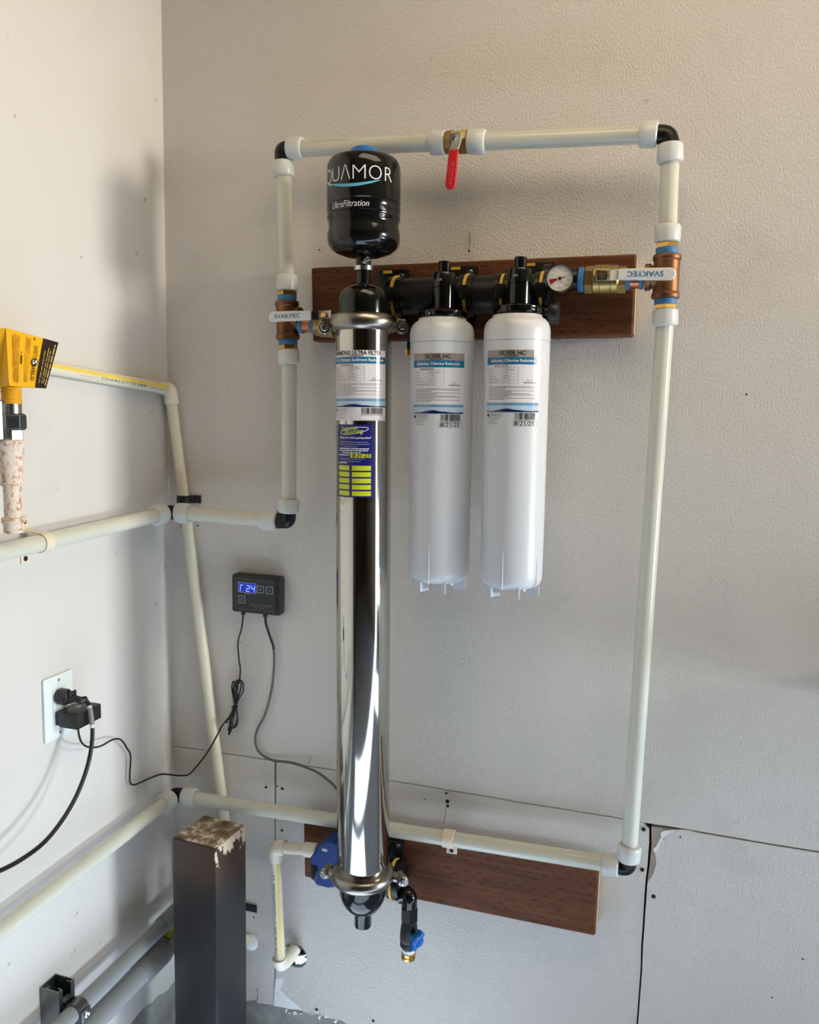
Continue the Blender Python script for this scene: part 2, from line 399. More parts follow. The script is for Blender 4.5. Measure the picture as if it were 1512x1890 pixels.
# left wall: drywall with a ragged lower edge above the concrete stem wall
gl = G().m('wallside')
low = [L(241, 1890), L(258, 1868), L(270, 1856), L(281, 1850), L(292, 1837), L(304, 1832), L(313, 1824), L(318, 1816)]
low = [V((0, -1.42, low[0].z - 0.004)), V((0, -0.9, low[0].z + 0.003)), V((0, -0.5, low[0].z - 0.003))] + low + [V((0, 0.0, low[-1].z))]
loop = low + [V((0, 0, CEIL)), V((0, -1.42, CEIL))]
gl.prism(loop, V((-0.014, 0, 0)))
wl = struct(gl.done('wall_left', flat=True))
struct(G().m('concrete').box((-0.08, -0.70, 0.19), (0.075, 0.72, 0.19)).done('trim_1', flat=True))
# back wall: studs cavity behind, four drywall sheets in front of it, concrete stem wall below
gb = G().m('cavity').box(((RX + 0.0) / 2, 0.045, CEIL / 2), (RX / 2 + 0.05, 0.030, CEIL / 2))
wb = struct(gb.done('wall_back', flat=True))
zf = B(550, 1864).z
struct(G().m('concrete').box((RX / 2, 0.012, zf / 2 + 0.002), (RX / 2, 0.010, zf / 2 + 0.004)).done('trim_2', flat=True))
CRK = [(316, 1376.5), (345, 1380), (370, 1383.6), (420, 1391), (508, 1404.5), (560, 1412.5), (618, 1421), (670, 1431), (724, 1441), (770, 1448.5), (825, 1458), (900, 1470), (960, 1481), (1040, 1493), (1080, 1500), (1150, 1511)]
CRR = [(1180, 1517.5), (1215, 1523), (1240, 1526.5), (1290, 1535), (1360, 1547), (1430, 1559), (1512, 1572)]
def sheet(loop, m='wall', th=0.0125, name='drywall_sheet', y=0.0):
    g = G().m(m).prism([V((p.x, y, p.z)) for p in loop], V((0, th, 0)))
    return g.done(name, wb, flat=True)
up = [B(x, y - 0.7) for x, y in CRK] + [B(x, y - 0.7) for x, y in CRR]
up[0] = V((0.0, 0, up[0].z)); zr = up[-1].z
sheet(up + [V((RX, 0, zr)), V((RX, 0, CEIL)), V((0, 0, CEIL))])
GAP = 1.1
lo = [B(x, y + GAP) for x, y in CRK]; lo[0] = V((0.0, 0, lo[0].z))
ll = [p for p in lo if p.x < B(507, 1404).x - 0.001]
sheet(ll + [B(506.2, 1405.5), B(506.6, 1507), B(506.6, 1640), B(506.5, 1806), B(504.5, 1855), B(474, 1851), B(472, 1846), B(455, 1847.5), V((0.0, 0, B(455, 1847).z + 0.004))])
seam = [(1199, 1531), (1198.5, 1560), (1195.5, 1598), (1192.5, 1624), (1190, 1655), (1188, 1690), (1186.5, 1715), (1184, 1745), (1183, 1790), (1178.5, 1850), (1175.8, 1886), (1174.5, 1905)]
bott = [(1174, 1985), (1000, 1953), (860, 1930), (760, 1912), (700, 1903), (662, 1893), (640, 1889), (632, 1884), (606, 1879), (588, 1873), (570, 1870), (552, 1865), (534, 1863), (520, 1859), (508, 1857)]
mid = [p for p in lo if p.x > B(509, 1405).x] + [B(1186, 1518.5), B(1190, 1524)] + [B(x - 0.4, y) for x, y in seam] + [B(x, y) for x, y in bott] + [B(509, 1806), B(509.5, 1640), B(509.2, 1507), B(510.5, 1406)]
sheet(mid)
sw = [3.5, 4.5, 4.0, 3.4, 3.4, 3.2, 3.0, 3.0, 2.4, 2.6, 2.4, 2.4]
right = [B(1203.5, 1526.5)] + [B(x + w, y) for (x, y), w in zip(seam, sw)] + [B(1176, 1990), V((RX, 0, zf + 0.004)), V((RX, 0, zr - 0.008))] + [B(x, y + (4.5 if x < 1270 else 1.4)) for x, y in CRR[:1:-1]]
sheet(right, 'paper', y=0.0010, th=0.0115)
torn = [(1268, 1531.5), (1252, 1531), (1240, 1531), (1232, 1533), (1222, 1534), (1219, 1537), (1221, 1541), (1224, 1545), (1228, 1548), (1224, 1549), (1219, 1546), (1216, 1552), (1212, 1557), (1211, 1562), (1206, 1565), (1205.5, 1570), (1209, 1575), (1211, 1583), (1212, 1592), (1209.5, 1602), (1206, 1612), (1202, 1620), (1196, 1627), (1195, 1632), (1193.2, 1660), (1191, 1690), (1189.5, 1716), (1187.2, 1746), (1185.6, 1790), (1181, 1850), (1178.4, 1886), (1177, 1905), (1175.8, 1985)]
rt = [B(x, y) for x, y in torn] + [V((RX, 0, zf + 0.006)), V((RX, 0, zr - 0.012))] + [B(x, y + 2.0) for x, y in CRR[:2:-1]]
sheet(rt, 'wall', th=0.0014, name='paint_layer', y=-0.0008)
for pts in ([(1219, 1538), (1226, 1533), (1238, 1532), (1236, 1538), (1229, 1541), (1224, 1548), (1217, 1560), (1214, 1570), (1207, 1570), (1206.5, 1566), (1213, 1560), (1218, 1549), (1221, 1545)],):
    g = G().m('gypsum').prism([B(x, y) + V((0, -0.0012, 0)) for x, y in pts], V((0, 0.0006, 0))); g.done('torn_paper', wb, 'curled white paper edge of the torn drywall corner', flat=True)
g = G().m('gypsum').prism([B(x, y) + V((0, -0.0008, 0)) for x, y in [(508.5, 1806), (514, 1806), (517, 1803), (519, 1806), (523.5, 1804), (521, 1820), (516, 1826), (522, 1832), (529, 1839), (541, 1848), (557, 1863), (532, 1861), (505.5, 1856)]], V((0, 0.0008, 0)))
g.done('torn_paper', wb, 'bright bare patch where the paint is peeled below the cream pipe', flat=True)
for px, py, r in [(530, 1865, 5), (536, 1869, 4), (545, 1870, 5), (557, 1872, 4), (576, 1871, 4), (590, 1877, 5), (603, 1876, 4), (618, 1884, 4)]:
    c = B(px, py, 0.002); q = r / 860
    g = G().m('gypsum'); vs = [c + V((random.uniform(-1, 1) * q, random.uniform(-0.003, 0.003), random.uniform(-1, 1) * q)) for _ in range(7)]
    bm = bmesh.new()
    for p in vs: bm.verts.new(p)
    bmesh.ops.convex_hull(bm, input=bm.verts[:]); bm.verts.index_update()
    g.add([v.co.copy() for v in bm.verts], [[v.index for v in f.verts] for f in bm.faces]); bm.free(); g.done('gypsum_crumb', wb, flat=True)
def hole(p, n, r, par):                                     # a driven screw: countersunk dark dish standing on the paint
    return G().m('hole').lathe(p, n, [(0.0, r), (0.0007, r * 0.96), (0.0003, r * 0.6), (0.0001, r * 0.2)], 14).done('screw_hole', par)
for px, py, r in [(866, 463, 1.9), (590, 461, 1.5), (335, 971, 1.9), (365, 970, 1.9), (491, 1453, 3.1), (521, 1455.5, 3.3), (512, 1451, 1.8), (520.5, 1532.5, 2.9), (824, 1464, 2.4), (826, 1479, 4.0), (826.5, 1487.5, 3.2), (1188, 1530.5, 4.0), (1185.5, 1605, 4.0), (1206.5, 1654.5, 4.0), (1256, 1545, 1.5), (784, 1475, 1.3), (469, 1693, 1.8), (513.5, 1834, 2.8), (519, 1818, 1.5), (584.5, 1863, 3.4), (689, 1884, 3.2), (1425, 1841, 1.4), (1378, 728, 1.6), (757, 662, 1.6), (917, 1099, 1.5), (1482, 1770, 1.6)]:
    hole(B(px, py, 0.0002 if py < 1520 or px < 1195 else 0.0009), YD, r / 1000, wb)
for a, b in (((867, 428), (866, 460)), ((724, 466), (722, 470)), ((573, 1395), (571, 1411)), ((826, 1460), (828, 1464)), ((823, 1490), (819, 1520)), ((474, 1851), (476, 1832)), ((476, 1832), (473, 1823))):
    g = G().m('hole'); p = B(*a, 0.0004); q = B(*b, 0.0004); k = p.lerp(q, 0.5) + V((0.0012, 0, 0)); g.tube([p, k, q], [0.0003, 0.0005, 0.0003], 6); g.done('hairline_crack', wb)
# ------------------------------------------------------------------ wood boards
def board(name, tl, tr, br, bl, label, warp=0):
    t = thing(name, B(*bl, 0.019), label, 'board', 'wood mounting boards')
    P = [B(*q, 0.038) for q in (tl, tr, br, bl)]
    P = [V((p.x, -0.038, p.z)) for p in P]
    g = G().m('wood'); g.prism(P, V((0, 0.0372, 0))); g.done('plank', t, bev=0.004, bseg=3)
    e = G().m('endgrain'); a, b = P[1], P[2]
    e.prism([V((a.x + 0.0001, -0.0345, a.z - 0.004)), V((a.x + 0.0001, -0.002, a.z - 0.004)), V((b.x + 0.0001, -0.002, b.z + 0.004)), V((b.x + 0.0001, -0.0345, b.z + 0.004))], V((0.0008, 0, 0)))
    e.done('sawn_end', t, 'pale sawn end of the board', flat=True); return t
board('wood_board', (574, 494), (1175, 468), (1168.5, 620), (577, 630), 'upper dark-stained wood board behind the filter heads')
board('wood_board', (560, 1515), (1106, 1607), (1098.5, 1728.5), (562, 1619), 'lower dark-stained wood board behind the bottom of the steel tube')
# ------------------------------------------------------------------ white pipe system
PR = 0.0143; NR = 0.0206; O = 0.070
def pipe(a, b, label, marks=None):
    a, b = V(a), V(b); t = thing('white_pipe', a.lerp(b, 0.5), label, 'pipe')
    g = G().m('pipe').lathe(a, b - a, [(0, PR - 0.0004), (0.0004, PR), ((b - a).length * 0.5, PR), ((b - a).length, PR)], 32); g.done('tube', t)
    if marks: marks(t, a, b)
    return t
def nut(g, a, b, r=NR):
    l = (b - a).length
    g.m('nut').lathe(a, b - a, [(0, r - 0.003), (0.002, r - 0.0006), (l * 0.45, r), (l - 0.004, r), (l - 0.001, r - 0.0016), (l, r - 0.004), (l + 0.0005, PR + 0.0006), (l - 0.004, PR + 0.0003)], 32, cap=True)
    return g
def elbow(k, n1, n2, label):
    k = V(k); t = thing('pipe_elbow', k, label, 'pipe fitting', 'black elbows with white collars')
    a = V(n1[0]); b = V(n2[0])
    G().m('black').tube(corner(a + (a - k).normalized() * 0.006, k, b + (b - k).normalized() * 0.006, 0.0075, 8), 0.0148, 24).done('body', t)
    for q in (n1, n2): nut(G(), V(q[0]), V(q[1])).done('collar', t)
    return t
def onl(a, b, px, py, o=O):                                 # photographed end point
    return B(px, py, o)
# top run
ktl = B(521.5, 277, O); ktr = B(1233, 249, O)
top_a = B(533, 275.5, O); top_b = B(560, 274, O)
elbow(ktl, (top_a, top_b), (B(522, 298, O), B(523, 327, O)), 'black elbow at the upper left corner of the pipe loop')
elbow(ktr, (B(1214, 248, O), B(1181, 248.5, O)), (B(1237, 266, O), B(1237, 301, O)), 'black elbow at the upper right corner of the pipe loop')
vl0, vl1 = B(823, 263, O), B(864, 262, O)
vn0, vn1 = B(795, 264, O), B(897, 261.5, O)
def pencil(t, a, b):
    S = Axial(a, b - a, PR, turn=0.0)
    g = G().m('greyink')
    for u0, u1 in ((0.028, 0.050), (0.054, 0.066), (0.07, 0.09), (0.094, 0.103)): g.rect(S, u0, 0.0128, u1, 0.0136, 0.0002)
    g.done('pencil_mark', t, flat=True)
pipe(top_b - (top_b - top_a) * 0.25, vn0 + (vn1 - vn0) * 0.07, 'top horizontal pipe left of the red-handled valve', pencil)
pipe(vn1 - (vn1 - vn0) * 0.07, B(1184, 248.8, O), 'top horizontal pipe right of the red-handled valve')
tv = thing('ball_valve', vl0.lerp(vl1, 0.5), 'brass ball valve with red lever on the top pipe', 'valve')
l = (vl1 - vl0).length
G().m('brass').lathe(vl0, vl1 - vl0, [(-0.004, 0.016), (0.0, 0.017), (0.002, 0.0195), (0.012, 0.0203), (0.0125, 0.0185), (0.018, 0.0175), (l - 0.016, 0.0178), (l - 0.012, 0.0200), (l - 0.001, 0.0195), (l, 0.017), (l + 0.004, 0.016)], 8, ref=V((0.02, 0, 1))).done('body', tv, sharp=20)
nut(G(), vl0, vn0, NR).done('collar', tv); nut(G(), vl1, vn1, NR).done('collar', tv)
hp = B(838, 254, O + 0.030)
G().m('brass').cyl(hp + V((0, 0.02, 0)), hp, 0.008, 20).done('stem', tv)
G().m('bright_zinc').lathe(hp + V((0, 0.0, 0)), YD, [(0, 0.0068), (0.005, 0.0068), (0.006, 0.006)], 6).lathe(hp + V((0, -0.005, 0)), YD, [(0, 0.0035), (0.004, 0.0032)], 12).done('stem_nut', tv)
a0 = B(846, 247, O + 0.033); a1 = B(843, 262, O + 0.035); a2 = B(838, 277, O + 0.046); a3 = B(834.5, 310, O + 0.050); a4 = B(831, 350, O + 0.050)
lv = G().m('bright_zinc').sweep([a0, a1, a2], V((0.0165, 0, 0.001)), 0.0025).done('lever', tv, 'bare steel neck of the lever', bev=0.0006)
def grip(g, a, b, w, th, S=None):                           # stadium-shaped vinyl sleeve from a to b (round at b)
    d = (b - a).normalized(); n = YD - d * YD.dot(d); n.normalize(); s = d.cross(n).normalized(); r = w / 2
    lp = [a - s * r * 0.92, a + s * r * 0.92] + [b - d * r + d * math.sin(t) * r + s * math.cos(t) * r for t in [math.pi * k / 10 for k in range(11)]]
    g.prism([p - n * th / 2 for p in lp], n * th); return s, d, n
gg = G().m('red_grip'); s_, d_, n_ = grip(gg, a2, a4, 0.0178, 0.0055); rg = gg.done('grip', tv, 'red vinyl grip', bev=0.0016)
S = Plane(a2.lerp(a4, 0.30) + n_ * 0.0029 , d_, n_.cross(d_)); gt = G().m('pink_print')
gt.text(S, '600', 0.0, 0.0005, 0.0052, 0.0002, wid=0.009); gt.text(S, 'WOG', 0.011, 0.0006, 0.005, 0.0002, wid=0.014); gt.text(S, '3/4', 0.027, -0.0022, 0.008, 0.0002, wid=0.010)
gt.rect(S, 0.001, -0.0035, 0.023, -0.0030, 0.0002); gt.done('grip_print', rg, flat=True)
# bronze tees with brass adapters
def tee(c, up, side, label, h0, h1, sl, rims=0.0224):
    t = thing('pipe_tee', c, label, 'pipe fitting', 'bronze pipe tees')
    g = G().m('bronze'); l = h0 + h1
    g.lathe(c - up * h1, up, [(0.0, rims - 0.003), (0.001, rims - 0.0006), (0.0035, rims), (0.008, rims), (0.0098, rims - 0.001), (0.0105, 0.0206), (l * 0.5, 0.0203), (l - 0.0105, 0.0206), (l - 0.0098, rims - 0.001), (l - 0.008, rims), (l - 0.0035, rims), (l - 0.001, rims - 0.0006), (l, rims - 0.003)], 36)
    g.lathe(c, side, [(0.0, 0.0185), (sl - 0.011, 0.0185), (sl - 0.0095, 0.0208), (sl - 0.008, 0.0215), (sl - 0.001, 0.0215), (sl, 0.019)], 32)
    g.done('body', t); return t
def adapter(a, n0, n1, label, hexat=0.30, tap=0.30):        # thread tape at a, brass hex, white collar n0..n1
    a, n0, n1 = V(a), V(n0), V(n1); t = thing('pipe_adapter', n0, label, 'pipe fitting', 'brass adapters with white collars')
    d = n0 - a; l = d.length; u = d / l
    G().m('blue_tape').lathe(a - u * 0.004, u, [(0, 0.0165), (0.004, 0.0175), (0.007, 0.0179), (0.0095, 0.0174), (0.012, 0.0180), (l * 0.55 + 0.004, 0.0176), (l * 0.55 + 0.004, 0.0120)], 28).done('thread_tape', t, 'blue thread tape')
    G().m('bright_brass').lathe(a + u * l * 0.52, u, [(0, 0.0155), (0.001, 0.0182), (l * 0.48 - 0.001, 0.0182), (l * 0.48, 0.0165), (l * 0.48 + 0.003, 0.015)], 6, ref=V((0.9, -0.45, 0))).done('hex_nut', t, flat=True)
    nut(G(), n0, n1).done('collar', t); return t
# right riser
cr = B(1230, 511, O); upr = (B(1231.5, 470, O) - B(1228, 552, O)).normalized()
tee(cr, upr, (B(1195, 515, O) - B(1230, 514, O)).normalized(), 'bronze tee on the right pipe beside the gauge', (B(1231.5, 470, O) - cr).length, (B(1228.5, 552, O) - cr).length, (B(1190, 515, O) - B(1230, 514, O)).length)
adapter(B(1231.5, 470, O), B(1232, 448, O), B(1233, 415, O), 'brass adapter with white collar above the right bronze tee')
adapter(B(1228.5, 552, O), B(1228, 571, O), B(1227.5, 602, O), 'brass adapter with white collar below the right bronze tee')
pipe(B(1237, 294, O), B(1233, 422, O), 'short vertical pipe above the right bronze tee')
kbr = B(1158, 1601, O)
rb0, rb1 = B(1160, 1588, O), B(1162.5, 1559, O)
pipe(B(1227.3, 596, O), rb1 - (rb1 - rb0) * 0.2, 'long vertical pipe on the right running down from the bronze tee')
elbow(kbr, (rb0, rb1), (B(1142, 1598, O), B(1112, 1593, O)), 'black elbow at the lower right corner beside the torn drywall')
# lower run to the left corner
lz = B(352, 1472, 0.052)
klo = V((0.040, -0.052, lz.z + 0.001))
lp0 = B(1116, 1593.5, O)
pipe(lp0, V((0.088, -0.052, lz.z)), 'lower horizontal pipe crossing in front of the lower board')
elbow(klo, (klo + V((0.020, 0, 0)), klo + V((0.050, 0, 0))), (klo + V((0, -0.020, 0)), klo + V((0, -0.050, -0.001))), 'black elbow low in the room corner above the steel post')
pipe(klo + V((0, -0.044, -0.001)), V((0.040, -1.30, L(0, 1734, 0.04).z + 0.0)), 'lower pipe along the left wall below the outlet')
# left riser
cl = B(530.5, 588, O); upl = (B(530, 555, O) - B(532, 628, O)).normalized()
tl0, tl1 = B(530, 556, O), B(531.5, 627, O)
sdl = (B(560, 592, O) - B(530, 591, O)).normalized()
tee(cl, upl, sdl, 'bronze tee on the left pipe behind a white lever', (tl0 - cl).length, (tl1 - cl).length, (B(556, 592, O) - B(531, 591, O)).length)
adapter(tl0, B(530, 537, O), B(529.7, 507, O), 'brass adapter with white collar above the left bronze tee')
adapter(tl1, B(532.5, 645, O), B(533.5, 672, O), 'brass adapter with white collar below the left bronze tee')
pipe(B(523.5, 320, O), B(529.6, 513, O), 'upper left vertical pipe between the elbow and the left tee')
kbl = B(526, 961, O - 0.005)
bl0, bl1 = B(532.5, 946, O - 0.003), B(533.3, 921, O - 0.002); kbl = B(532, 962, O - 0.005)
pipe(B(533.4, 666, O), bl1 - (bl1 - bl0) * 0.2, 'left vertical pipe below the left tee')
hl0, hl1 = B(514, 961, O - 0.005), B(484, 959.5, O - 0.005)
elbow(kbl, (bl0, bl1), (hl0, hl1), 'black elbow at the bottom of the left vertical pipe')
kco = V((0.040, -0.060, B(308, 945, 0.06).z))
elbow(kco, (kco + V((0.020, 0, 0)), kco + V((0.050, 0, 0))), (kco + V((0, -0.020, -0.0005)), kco + V((0, -0.050, -0.0018))), 'black elbow in the room corner under the black pipe clamp')
pipe(hl1 + (hl0 - hl1) * 0.2, kco + V((0.045, 0, 0)), 'short horizontal pipe crossing in front of the cream pipe')
pend = L(0, 1020, 0.04); q0 = kco + V((0, -0.045, -0.0016)); dd = (pend - q0)
pipe(q0, q0 + dd * 2.6, 'upper pipe along the left wall held by a cream strap')
# ------------------------------------------------------------------ right ball valve with white lever
axr = lambda x: B(x, 516.5, O)
t = thing('ball_valve', axr(1118), 'brass ball valve with white lever beside the pressure gauge', 'valve')
vx = (axr(1157) - axr(1080)).normalized(); lv_ = (axr(1157) - axr(1080)).length
G().m('brass').lathe(axr(1080), vx, [(0, 0.019), (0.001, 0.0225), (0.0135, 0.0225), (0.0145, 0.0205)], 6, ref=V((0, -1, 0.577))).lathe(axr(1080) + vx * 0.0135, vx, [(0, 0.020), (0.002, 0.0235), (0.010, 0.0242), (0.012, 0.0236), (0.013, 0.0242), (0.026, 0.0242), (0.030, 0.0234), (0.031, 0.0240), (0.040, 0.0236), (0.043, 0.020)], 32).lathe(axr(1157) - vx * 0.016, vx, [(0, 0.018), (0.001, 0.0218), (0.015, 0.0218), (0.016, 0.019)], 6, ref=V((0, -1, 0.577))).done('body', t, sharp=30)
G().m('blue_tape').lathe(axr(1068.5), vx, [(0, 0.0195), (0.003, 0.0205), (0.009, 0.0205), (0.0105, 0.018)], 28).done('thread_tape', t)
G().m('blue_tape').lathe(axr(1156), vx, [(0, 0.016), (0.001, 0.0165), (0.006, 0.0160), (0.007, 0.014)], 24).done('thread_tape', t)
G().m('copper').lathe(axr(1161), vx, [(0, 0.0140), (0.012, 0.0142), (0.021, 0.0140)], 24).done('nipple', t)
G().m('blue_tape').lathe(axr(1181), vx, [(0, 0.0145), (0.001, 0.0158), (0.0055, 0.0156), (0.006, 0.014)], 24).done('thread_tape', t)
p0 = B(1113, 509, 0.094)
G().m('brass').box(p0 + V((0, 0.012, 0)), (0.014, 0.012, 0.0105), bev=0.002).cyl(p0, p0 + YD * 0.012, 0.006, 16).done('stem', t)
b0 = B(1101, 508, 0.100); b1 = B(1122, 508, 0.100); b2 = B(1132, 508, 0.108); b3 = B(1146, 506.5, 0.110); b4 = B(1248, 505.5, 0.112)
G().m('bright_zinc').sweep([b0, b1, b2, b3], V((0, 0, 0.0165)), 0.0024).done('lever', t, bev=0.0005)
G().m('brass').lathe(p0 + YD * 0.010, YD, [(0, 0.0062), (0.005, 0.0062)], 6).done('stem_nut', t, flat=True)
gg = G().m('white_grip'); s_, d_, n_ = grip(gg, b3 + V((-0.004, 0, 0)), b4, 0.0195, 0.0055); rg = gg.done('grip', t, 'white vinyl grip', bev=0.0018)
S = Plane(b3.lerp(b4, 0.78) + n_ * 0.0029, -d_, -(n_.cross(d_)))
G().m('blue_print').text(S, 'SVAKYEC', 0, -0.0040, 0.0118, 0.0002, wid=0.056, bold=0.012).done('grip_print', rg, flat=True)
# left ball valve
axl = lambda x: B(x, 599.5 + (x - 560) * 0.06, O)
t = thing('ball_valve', axl(605), 'brass ball valve with white lever left of the steel tube', 'valve')
vx = (axl(630) - axl(553)).normalized()
G().m('blue_tape').lathe(axl(553.5), vx, [(0, 0.0125), (0.001, 0.0165), (0.009, 0.0158), (0.010, 0.012)], 24).done('thread_tape', t)
G().m('blue_tape').lathe(axl(575.5), vx, [(0, 0.012), (0.001, 0.0148), (0.008, 0.0156), (0.009, 0.012)], 24).done('thread_tape', t)
G().m('copper').lathe(axl(562), vx, [(0, 0.0140), (0.015, 0.0140)], 24).done('nipple', t)
G().m('brass').lathe(axl(583), vx, [(0, 0.014), (0.001, 0.0190), (0.011, 0.0190), (0.012, 0.0175)], 6, ref=V((0, -1, 0.577))).lathe(axl(583) + vx * 0.011, vx, [(0, 0.017), (0.002, 0.0205), (0.028, 0.0205), (0.030, 0.017)], 28).done('body', t, sharp=30)
p0 = B(600, 583, 0.098)
G().m('brass').box(p0 + V((0.0, 0.012, -0.006)), (0.012, 0.012, 0.012), bev=0.002).cyl(p0 + V((0, 0.004, 0)), p0 + YD * 0.012, 0.0055, 16).done('stem', t)
b0 = B(612, 581, 0.106); b1 = B(592, 582.5, 0.106); b2 = B(588, 583, 0.107); b3 = B(575, 582, 0.112); b4 = B(496, 585, 0.118)
G().m('bright_zinc').sweep([b0, b1, b2], V((0, 0, 0.0165)), 0.0026).done('lever', t, bev=0.0005)
G().m('satin_black').sweep([b2, b3], V((0, 0, 0.0150)), 0.0030).done('lever_neck', t, 'dark neck of the lever', bev=0.0005)
G().m('bright_brass').lathe(B(600, 582.5, 0.107), YD, [(0, 0.0058), (0.005, 0.0056), (0.0055, 0.004)], 6).done('stem_nut', t, flat=True)
gg = G().m('white_grip'); s_, d_, n_ = grip(gg, b3, b4, 0.0185, 0.006); rg = gg.done('grip', t, 'white vinyl grip', bev=0.002)
S = Plane(b4.lerp(b3, 0.15) + n_ * 0.0031, -d_, -(n_.cross(d_)))
G().m('blue_print').text(S, 'SVAKYEC', 0, -0.0035, 0.0105, 0.0002, wid=0.050, bold=0.014).done('grip_print', rg, flat=True)
# ------------------------------------------------------------------ filter manifold on the upper board
OB = 0.084
t = thing('filter_manifold', B(880, 560, 0.04), 'black filter manifold with yellow clips across the upper board', 'filter manifold')
bc = lambda x: B(x, 548 - (x - 775) * 0.027, OB)
bx = (bc(1005) - bc(700)).normalized()
G().m('black').lathe(bc(731), bx, [(0, 0.030), (0.002, 0.0325), ((bc(1008) - bc(731)).length - 0.002, 0.0325), ((bc(1008) - bc(731)).length, 0.030)], 36).done('barrel', t)
for cx_, cy_, hw in ((724, 498, 0.030), (850, 491, 0.030), (988, 484, 0.031)):
    topp = B(cx_, cy_, 0.049); bot = B(cx_, cy_ + 112, 0.049); h = (topp.z - bot.z) / 2
    pl = G().m('black').box((topp.x, -0.0445, topp.z - h), (hw, 0.0060, h), bev=0.0015).done('mounting_plate', t)
    sc_ = topp + V((0.019, -0.0015, -0.012))
    G().m('zinc').lathe(sc_, YD, [(0, 0.0052), (0.0018, 0.0050), (0.0026, 0.003), (0.001, 0.0026)], 14).done('screw', pl)
    lb = topp + V((-0.008, -0.0016, -0.004))
    G().m('clip').box(lb, (0.0085, 0.0006, 0.0024)).done('yellow_tag', pl, 'yellow label strip', flat=True)
for x_, r_ in ((733.5, 0.0375), (864.5, 0.0365), (931, 0.0345), (1003, 0.0365)):
    G().m('clip').lathe(bc(x_) - bx * 0.003, bx, [(0, r_ - 0.004), (0.0008, r_), (0.0052, r_), (0.006, r_ - 0.004)], 40).done('locking_clip', t, 'yellow locking clip')
    G().m('black').lathe(bc(x_) + bx * 0.003, bx, [(0, 0.0325), (0.001, 0.0355), (0.010, 0.0355), (0.011, 0.033)], 36).lathe(bc(x_) - bx * 0.013, bx, [(0, 0.033), (0.001, 0.0355), (0.009, 0.0355), (0.010, 0.0325)], 36).box(bc(x_) + V((0, -0.031, 0.001)), (0.008, 0.010, 0.012), bev=0.003).done('clip_flange', t)
FO = 0.125
HEADS = [((819, 483, 505), (818, 533), 570, 577, 589), ((958.5, 475, 497), (957.5, 526), 562, 568, 582)]
FT = [((816.5, 600), (810, 1060)), ((955, 600), (943.5, 1070))]
for (sx_, s0, s1), (mx, m1), l1, r0, r1 in HEADS:
    p = B(sx_, s0, FO); q = B(mx, r1, FO); u = ZD; z = lambda y: B(mx, y, FO).z - q.z
    hd = G().m('gloss_black').lathe(q + u * 0.0, u, [(z(l1) - 0.004, 0.0200), (z(l1), 0.0202), (z(m1), 0.0200), (z(m1) + 0.0006, 0.0192), (z(m1) + 0.0016, 0.0192), (z(m1) + 0.0022, 0.0203), (z(s1) - 0.004, 0.0203), (z(s1), 0.0188), (z(s1) + 0.001, 0.0150), (z(s1) + 0.0015, 0.0104), (z(s0) - 0.001, 0.0104), (z(s0), 0.0096)], 32)
    hd = hd.done('filter_head', t)
    fl = G().m('gloss_black').lathe(q, u, [(0.0012, 0.030), (0.002, 0.0375), (0.005, 0.0395), (z(r0), 0.0395), (z(r0) + 0.002, 0.0375), (z(r0) + 0.003, 0.030), (z(l1) - 0.002, 0.0245), (z(l1), 0.0205)], 40)
    for k in range(8):
        a = 2 * math.pi * k / 8 + 0.35; d = V((math.cos(a), math.sin(a), 0)); R = Matrix.Rotation(a, 3, 'Z')
        fl.box(q + d * 0.0385 + ZD * (z(r0) * 0.55), (0.0035, 0.006, z(r0) * 0.42), R, 0.001)
    fl.done('head_flange', t)
    G().m('black').box(q + V((0, 0.046, z(m1) * 0.62)), (0.029, 0.030, z(m1) * 0.5), bev=0.006).done('head_block', t)
    S = Cyl(q, u, 0.0203); G().m('line_white').text(S, 'SCR', -0.0115, z((m1 + s1) / 2) - 0.002, 0.0052, 0.0003, wid=0.008).done('head_print', hd, flat=True)
kn = B(1017, 577, 0.105)
G().m('satin_black').lathe(kn - V((0.03, 0, 0)), XD, [(0, 0.010), (0.026, 0.010), (0.027, 0.0165), (0.030, 0.0185), (0.040, 0.0190), (0.043, 0.0175)], 28).done('plug_knob', t)
ad0 = B(1005, 517, O)
G().m('black').lathe(ad0, XD, [(0, 0.026), (0.012, 0.026), (0.014, 0.020), (0.045, 0.020), (0.047, 0.0185), (0.056, 0.0180)], 28).done('outlet_adapter', t)
G().m('black').lathe(B(627, 604, O), XD, [(0, 0.0125), (0.001, 0.0185), (0.018, 0.0185), (0.019, 0.0125), (0.095, 0.0125)], 24).done('inlet_adapter', t)
dp = B(752, 640, 0.04)
G().m('black').tube([B(757, 600, 0.064), B(755, 640, 0.046), B(754, 652, 0.046)], 0.004, 10).done('drain_port', t)
G().m('bright_brass').lathe(B(753.5, 645, 0.046), -ZD, [(0, 0.0055), (0.010, 0.0055), (0.011, 0.004)], 6).done('drain_cock', t, flat=True)
